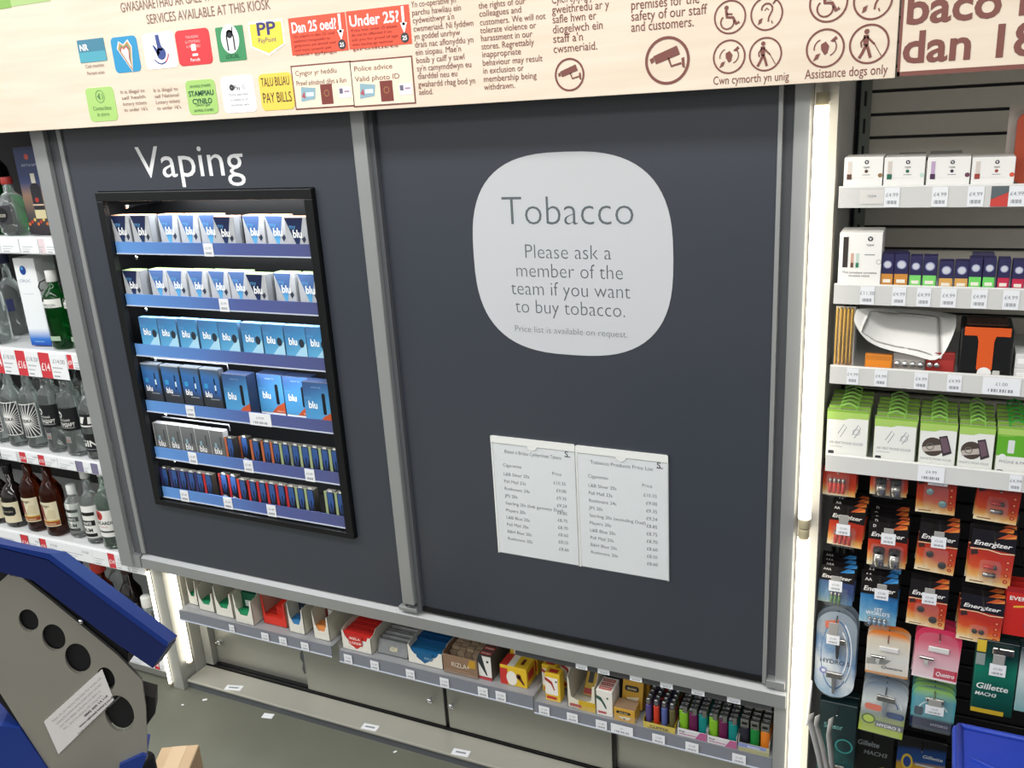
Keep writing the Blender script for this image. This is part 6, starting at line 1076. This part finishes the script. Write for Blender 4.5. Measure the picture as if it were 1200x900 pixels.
hang('yellow', gil_pack, 1050, 1108, 866, 925, .115, 0, 'yellow and blue razor pack with a round badge below the teal arched one', 'yellow razor pack', rg, step=.031)
# bent plastic sheets poking out low on the left of the bay
M_sheet = mat('pale_plastic_sheet', '#c4c2bb', .25)
def bent(pts, y, dpt, label):
    P3 = [PX(u, v, y) for u, v in pts]; Z3 = [PZ(u, v, y) for u, v in pts]; t = .0016; n = len(pts)
    V = [(P3[i], y, Z3[i]) for i in range(n)]+[(P3[i]+t, y, Z3[i]) for i in range(n)]; V += [(x+.008, yy+dpt, z) for x, yy, z in V]
    F = []
    for i in range(n-1): F += [(i, i+1, n+i+1, n+i), (2*n+i, 3*n+i, 3*n+i+1, 2*n+i+1), (i, 2*n+i, 2*n+i+1, i+1), (n+i, n+i+1, 3*n+i+1, 3*n+i)]
    F += [(0, n, 3*n, 2*n), (n-1, 3*n-1, 4*n-1, 2*n-1)]
    b = MB(); b.add(V, F, M_sheet, True); return tag(b.build('plastic_sheet'), label, 'sheet', 'bent plastic sheets by the lower strip light')
bent([(948, 838), (946, 846), (950, 862), (956, 885), (962, 915), (966, 960), (970, 1010)], -.045, .012, 'bent pale plastic sheet nearest the strip light'); bent([(955, 840), (953, 852), (959, 872), (966, 900), (972, 930), (976, 960), (980, 1010)], -.028, .012, 'bent pale plastic sheet with a loop at its top, second from the strip light'); bent([(971, 843), (968, 862), (971, 888), (974, 920), (978, 960), (981, 985), (985, 1010)], -.012, .012, 'bent pale plastic sheet furthest from the strip light')
b = MB(); pts = [(951, 798), (948, 830), (946, 846)]
b.tube([(PX(u, v, -.006), -.006, PZ(u, v, -.006)) for u, v in pts]+[(.7297, -.006, PZ(947, 850, -.006)), (.7297, .029, PZ(947, 850, -.006))], .0025, mat('white_clip', '#e3e1da', .3), 8); b.build('white_clip', rb)
# ================================================================== FOREGROUND: BLUE MACHINE, CARTON, TOTES
ctr_z = .90
yaw = math.radians(40); n_ = Vector((math.sin(yaw), -math.cos(yaw), 0)); O = CAM+ray(100, 790).normalized()*.88
def Q(u, v, k=0.0): return PL(u, v, O-n_*k, n_)
back = -n_
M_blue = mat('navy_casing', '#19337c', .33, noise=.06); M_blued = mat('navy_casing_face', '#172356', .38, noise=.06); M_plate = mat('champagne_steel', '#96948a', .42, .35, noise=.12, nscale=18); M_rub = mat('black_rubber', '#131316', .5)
mc = thing('till_machine', 'blue-cased counter machine on a grey metal bracket with five round holes', 'machine', (O.x, O.y, ctr_z))
_mcI = Matrix.Translation((-O.x, -O.y, -ctr_z))
def mbuild(b, name, parent=None):
    b.v = [tuple(_mcI @ Vector(v)) for v in b.v]; return b.build(name, parent or mc)
# bracket plate with real holes: triangulated between outline and holes
outline = [(-8, 690), (10, 674), (26, 677), (60, 704), (138, 768), (166, 797), (171, 830), (172.5, 889), (160, 905), (150, 960), (60, 905), (24, 850), (0, 812), (-30, 780)]
holes = [(33.5, 727.5, 11.5, 13.5), (63, 747.5, 13.5, 16), (91.3, 772, 15, 18), (124, 796, 10.5, 14), (140, 836.5, 17, 21.5)]
bm = bmesh.new()
def loop(pts): vs = [bm.verts.new(p) for p in pts]; return [bm.edges.new((vs[i], vs[(i+1) % len(vs)])) for i in range(len(vs))]
ed = loop([Q(u, v) for u, v in outline])
hole_pts = []
for (u, v, ru, rv) in holes:
    hp = [Q(u+ru*math.cos(2*math.pi*i/28)+(.25*rv*math.sin(2*math.pi*i/28)*.6), v+rv*math.sin(2*math.pi*i/28)) for i in range(28)]; hole_pts.append(hp); ed += loop(hp)
bmesh.ops.triangle_fill(bm, edges=ed, use_beauty=True)
fs = list(bm.faces); r = bmesh.ops.extrude_face_region(bm, geom=fs); bmesh.ops.translate(bm, vec=back*.004, verts=[g for g in r['geom'] if isinstance(g, bmesh.types.BMVert)])
bmesh.ops.recalc_face_normals(bm, faces=bm.faces); bm.verts.index_update()
b = MB(); b.add([v.co for v in bm.verts], [[v.index for v in f.verts] for f in bm.faces], M_plate); bm.free(); plate = mbuild(b, 'bracket_plate')
b = MB()
for hp in hole_pts:
    c = sum(hp, Vector())/len(hp); b.ext([c+(p-c)*.985+back*.0055 for p in hp], back*.006, M_rub)
mbuild(b, 'cable_bung', plate)
# block behind the plate, carrying the casing; gap shadow put into its black colour
def slab(pts, k, d, m, name, par=None, drop=0):
    b = MB(); b.ext([Q(u, v, k) for u, v in pts], back*d+Vector((0, 0, -drop)), m); return mbuild(b, name, par)
slab([(-25, 675), (10, 668), (40, 678), (140, 755), (150, 766), (150, 778), (130, 800), (120, 880), (40, 870), (-20, 800)], .006, .03, M_rub, 'inner_block', drop=.010)
slab([(160, 812), (182, 818), (182, 836), (172, 850), (160, 854)], .006, .02, M_rub, 'black_knob')
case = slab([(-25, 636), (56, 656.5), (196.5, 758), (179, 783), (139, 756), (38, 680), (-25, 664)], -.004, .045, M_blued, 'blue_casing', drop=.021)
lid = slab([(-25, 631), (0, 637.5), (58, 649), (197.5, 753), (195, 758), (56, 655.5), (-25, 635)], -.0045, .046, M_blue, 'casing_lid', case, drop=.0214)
lower = slab([(-30, 852), (2, 851), (23, 853.5), (58, 905), (100, 1000), (-30, 1000)], -.002, .04, M_blue, 'lower_casing')
slab([(140, 897), (166, 885), (172, 886), (165, 905), (140, 930)], -.004, .03, M_blue, 'blue_foot')
b = MB()
for u, v in ((95, 728),): c = Q(u, v, -.001); b.lathe([(.002, -.002), (.002, .002)], M_chrome, tuple(c), 10)
mbuild(b, 'screw_head', plate)
# pedestal down to the counter
c0 = Q(60, 930, .02); b = MB(); b.box(c0.x-.10, c0.x+.07, c0.y-.02, c0.y+.06, ctr_z, max(c0.z, ctr_z+.05)+.02, M_rub, .004); mbuild(b, 'pedestal')
# sticker on the plate
st = [(51.5, 846), (119.5, 784.5), (133.5, 820.5), (68.5, 884)]
b = MB(); b.ext([Q(u, v, -.001) for u, v in st], back*.0008, mat('label_paper', '#d3d1cf', .35)); s_ = mbuild(b, 'paper_label', plate)
p0, p1, p3 = Q(*st[0], -.0016), Q(*st[1], -.0016), Q(*st[3], -.0016); ux = (p1-p0); LX = ux.length; ux.normalize(); dv = (p3-p0); LY = dv.length; uz = -(dv-ux*dv.dot(ux)).normalized()
b = MB(); g1 = C('#a5a4a3')
for i, (t_, a, c, m_, va) in enumerate((('Please do not remove this label. For service call', .06, .84, g1, 'r'), ('quoting the machine number shown below and have', .06, .78, g1, 'r'), ('your store details ready when you phone us', .06, .70, g1, 'r'), ('Mon - Sun from opening until closing time', .06, .66, g1, 'r'), ('0845 600 14 114', .36, .40, M_ink, 'b'), ('www.national-lottery.co.uk', .20, .60, M_ink, 'b'), ('Keep this notice clear at all times please', .12, .74, C('#77777a'), 'r'))):
    b.text(t_, p0+ux*(LX*a)+(-uz)*(LY*(.16+.115*i)), LY*.075, m_, ux=tuple(ux), uz=tuple(uz), width=LX*c, var=va)
mbuild(b, 'lettering', plate)
# counter that carries it, just below the picture
ct = thing('counter', 'counter under the blue machine, just below the picture', 'counter', (O.x-.1, O.y-.15, 0))
b = MB(); b.box(-.35, .25, -.35, .24, ctr_z-.04, ctr_z-.001, mat('counter_top', '#8a8378', .4, noise=.1), .004); b.build('worktop', ct)
b = MB(); b.box(-.33, .23, -.33, .20, 0, ctr_z-.04, mat('counter_panel', '#6a6d70', .5, noise=.1), .003); b.build('front_panel', ct)
# cardboard carton on the floor
d = ray(222, 880); zc_ = .30; t = (zc_-CAM.z)/d.z; q = CAM+d*t
t = thing('cardboard_carton', 'plain brown cardboard carton on the floor beside the blue machine', 'box', (q.x, q.y-.06, 0), rot=(0, 0, math.radians(28))); b = MB(); b.box(-.045, .045, -.09, .075, 0, zc_, mat('cardboard', '#b49a78', .7, noise=.12, nscale=14), .002, 1); b.build('carton_body', t)
b = MB(); b.box(-.018, .018, -.088, .073, zc_, zc_+.0006, mat('parcel_tape', '#c2a988', .25)); b.build('parcel_tape', t)
b = MB(); d = ray(247, 895); zk = .22; tt = (zk-CAM.z)/d.z; q2 = CAM+d*tt; b.box(-.05, .05, -.05, .05, 0, zk, M_rub, .012, 3); tag(b.build('black_bin', loc=(q.x+.155, q.y-.10, 0), rot=(0, 0, .5)), 'black rounded bin behind the brown carton, at the foot of the picture', 'bin')
# blue stacked totes at the lower right
M_tote = mat('blue_tote_plastic', '#2440a8', .4, noise=.1, nscale=12)
def tote(z0, z1, label):
    x0, x1, y0, y1 = 1.003, 1.60, -.56, -.145; t = thing('storage_tote', label, 'tote', ((x0+x1)/2, (y0+y1)/2, z0), 'stacked blue totes'); W, D, H_ = (x1-x0)/2, (y1-y0)/2, z1-z0
    b = MB(); b.box(-W+.02, W-.02, -D+.02, D-.02, 0, H_-.03, M_tote, .012, 3); b.box(-W+.008, W-.008, -D+.008, D-.008, H_-.075, H_-.060, M_tote, .004, 2)
    for i in range(5): b.box(-W+.06+i*.11, -W+.075+i*.11, -D+.012, -D+.021, .02, H_-.08, M_tote, .003, 1)
    b.build('tote_body', t)
    b = MB(); b.box(-W, W, -D, D, H_-.032, H_-.010, M_tote, .008, 3); b.box(-W+.012, W-.012, -D+.012, D-.02, H_-.012, H_-.004, M_tote, .003, 2); b.tube([(-W+.012, D-.01, H_-.006), (-W+.012, -D+.01, H_-.006)], .006, M_tote, 8); b.tube([(-W+.012, D-.012, H_-.006), (W-.012, D-.012, H_-.006)], .006, M_tote, 8)
    b.tube([(-W+.03, D-.10, H_-.004), (-W+.10, D-.13, H_-.004), (-W+.14, D-.20, H_-.004)], .005, M_tote, 8); b.build('tote_lid', t)
    b = MB(); b.box(-W+.115, -W+.20, D-.105, D-.05, H_-.0042, H_-.0034, M_tick); b.build('paper_label', t)
    b = MB(); b.disc(0, 0, 1, 0, M_ink, 3); return t
tote(.302, .60, 'upper blue plastic storage tote with a lid at the lower right corner'); tote(0, .30, 'lower blue plastic storage tote under the upper one')
# scraps and scuffs on the floor in front of the plinth
for i, (u, v, L, a) in enumerate(((314, 839, .035, .2), (240, 820, .014, .6), (463, 881, .010, 1.0), (214, 826, .008, .1))):
    d = ray(u, v); t = (.0005-CAM.z)/d.z; q = CAM+d*t; b = MB(); b.box(-L/2, L/2, -L*.3, L*.3, 0, .0008, M_tick)
    tag(b.build('paper_scrap', loc=(q.x, q.y, .0003), rot=(0, 0, a)), ('largest pale paper scrap on the floor before the plinth', 'small paper scrap on the floor near the left end of the plinth', 'small pale crumb on the floor before the middle of the plinth', 'tiny pale crumb on the floor by the lower left post')[i], 'scrap', 'paper scraps on the floor')
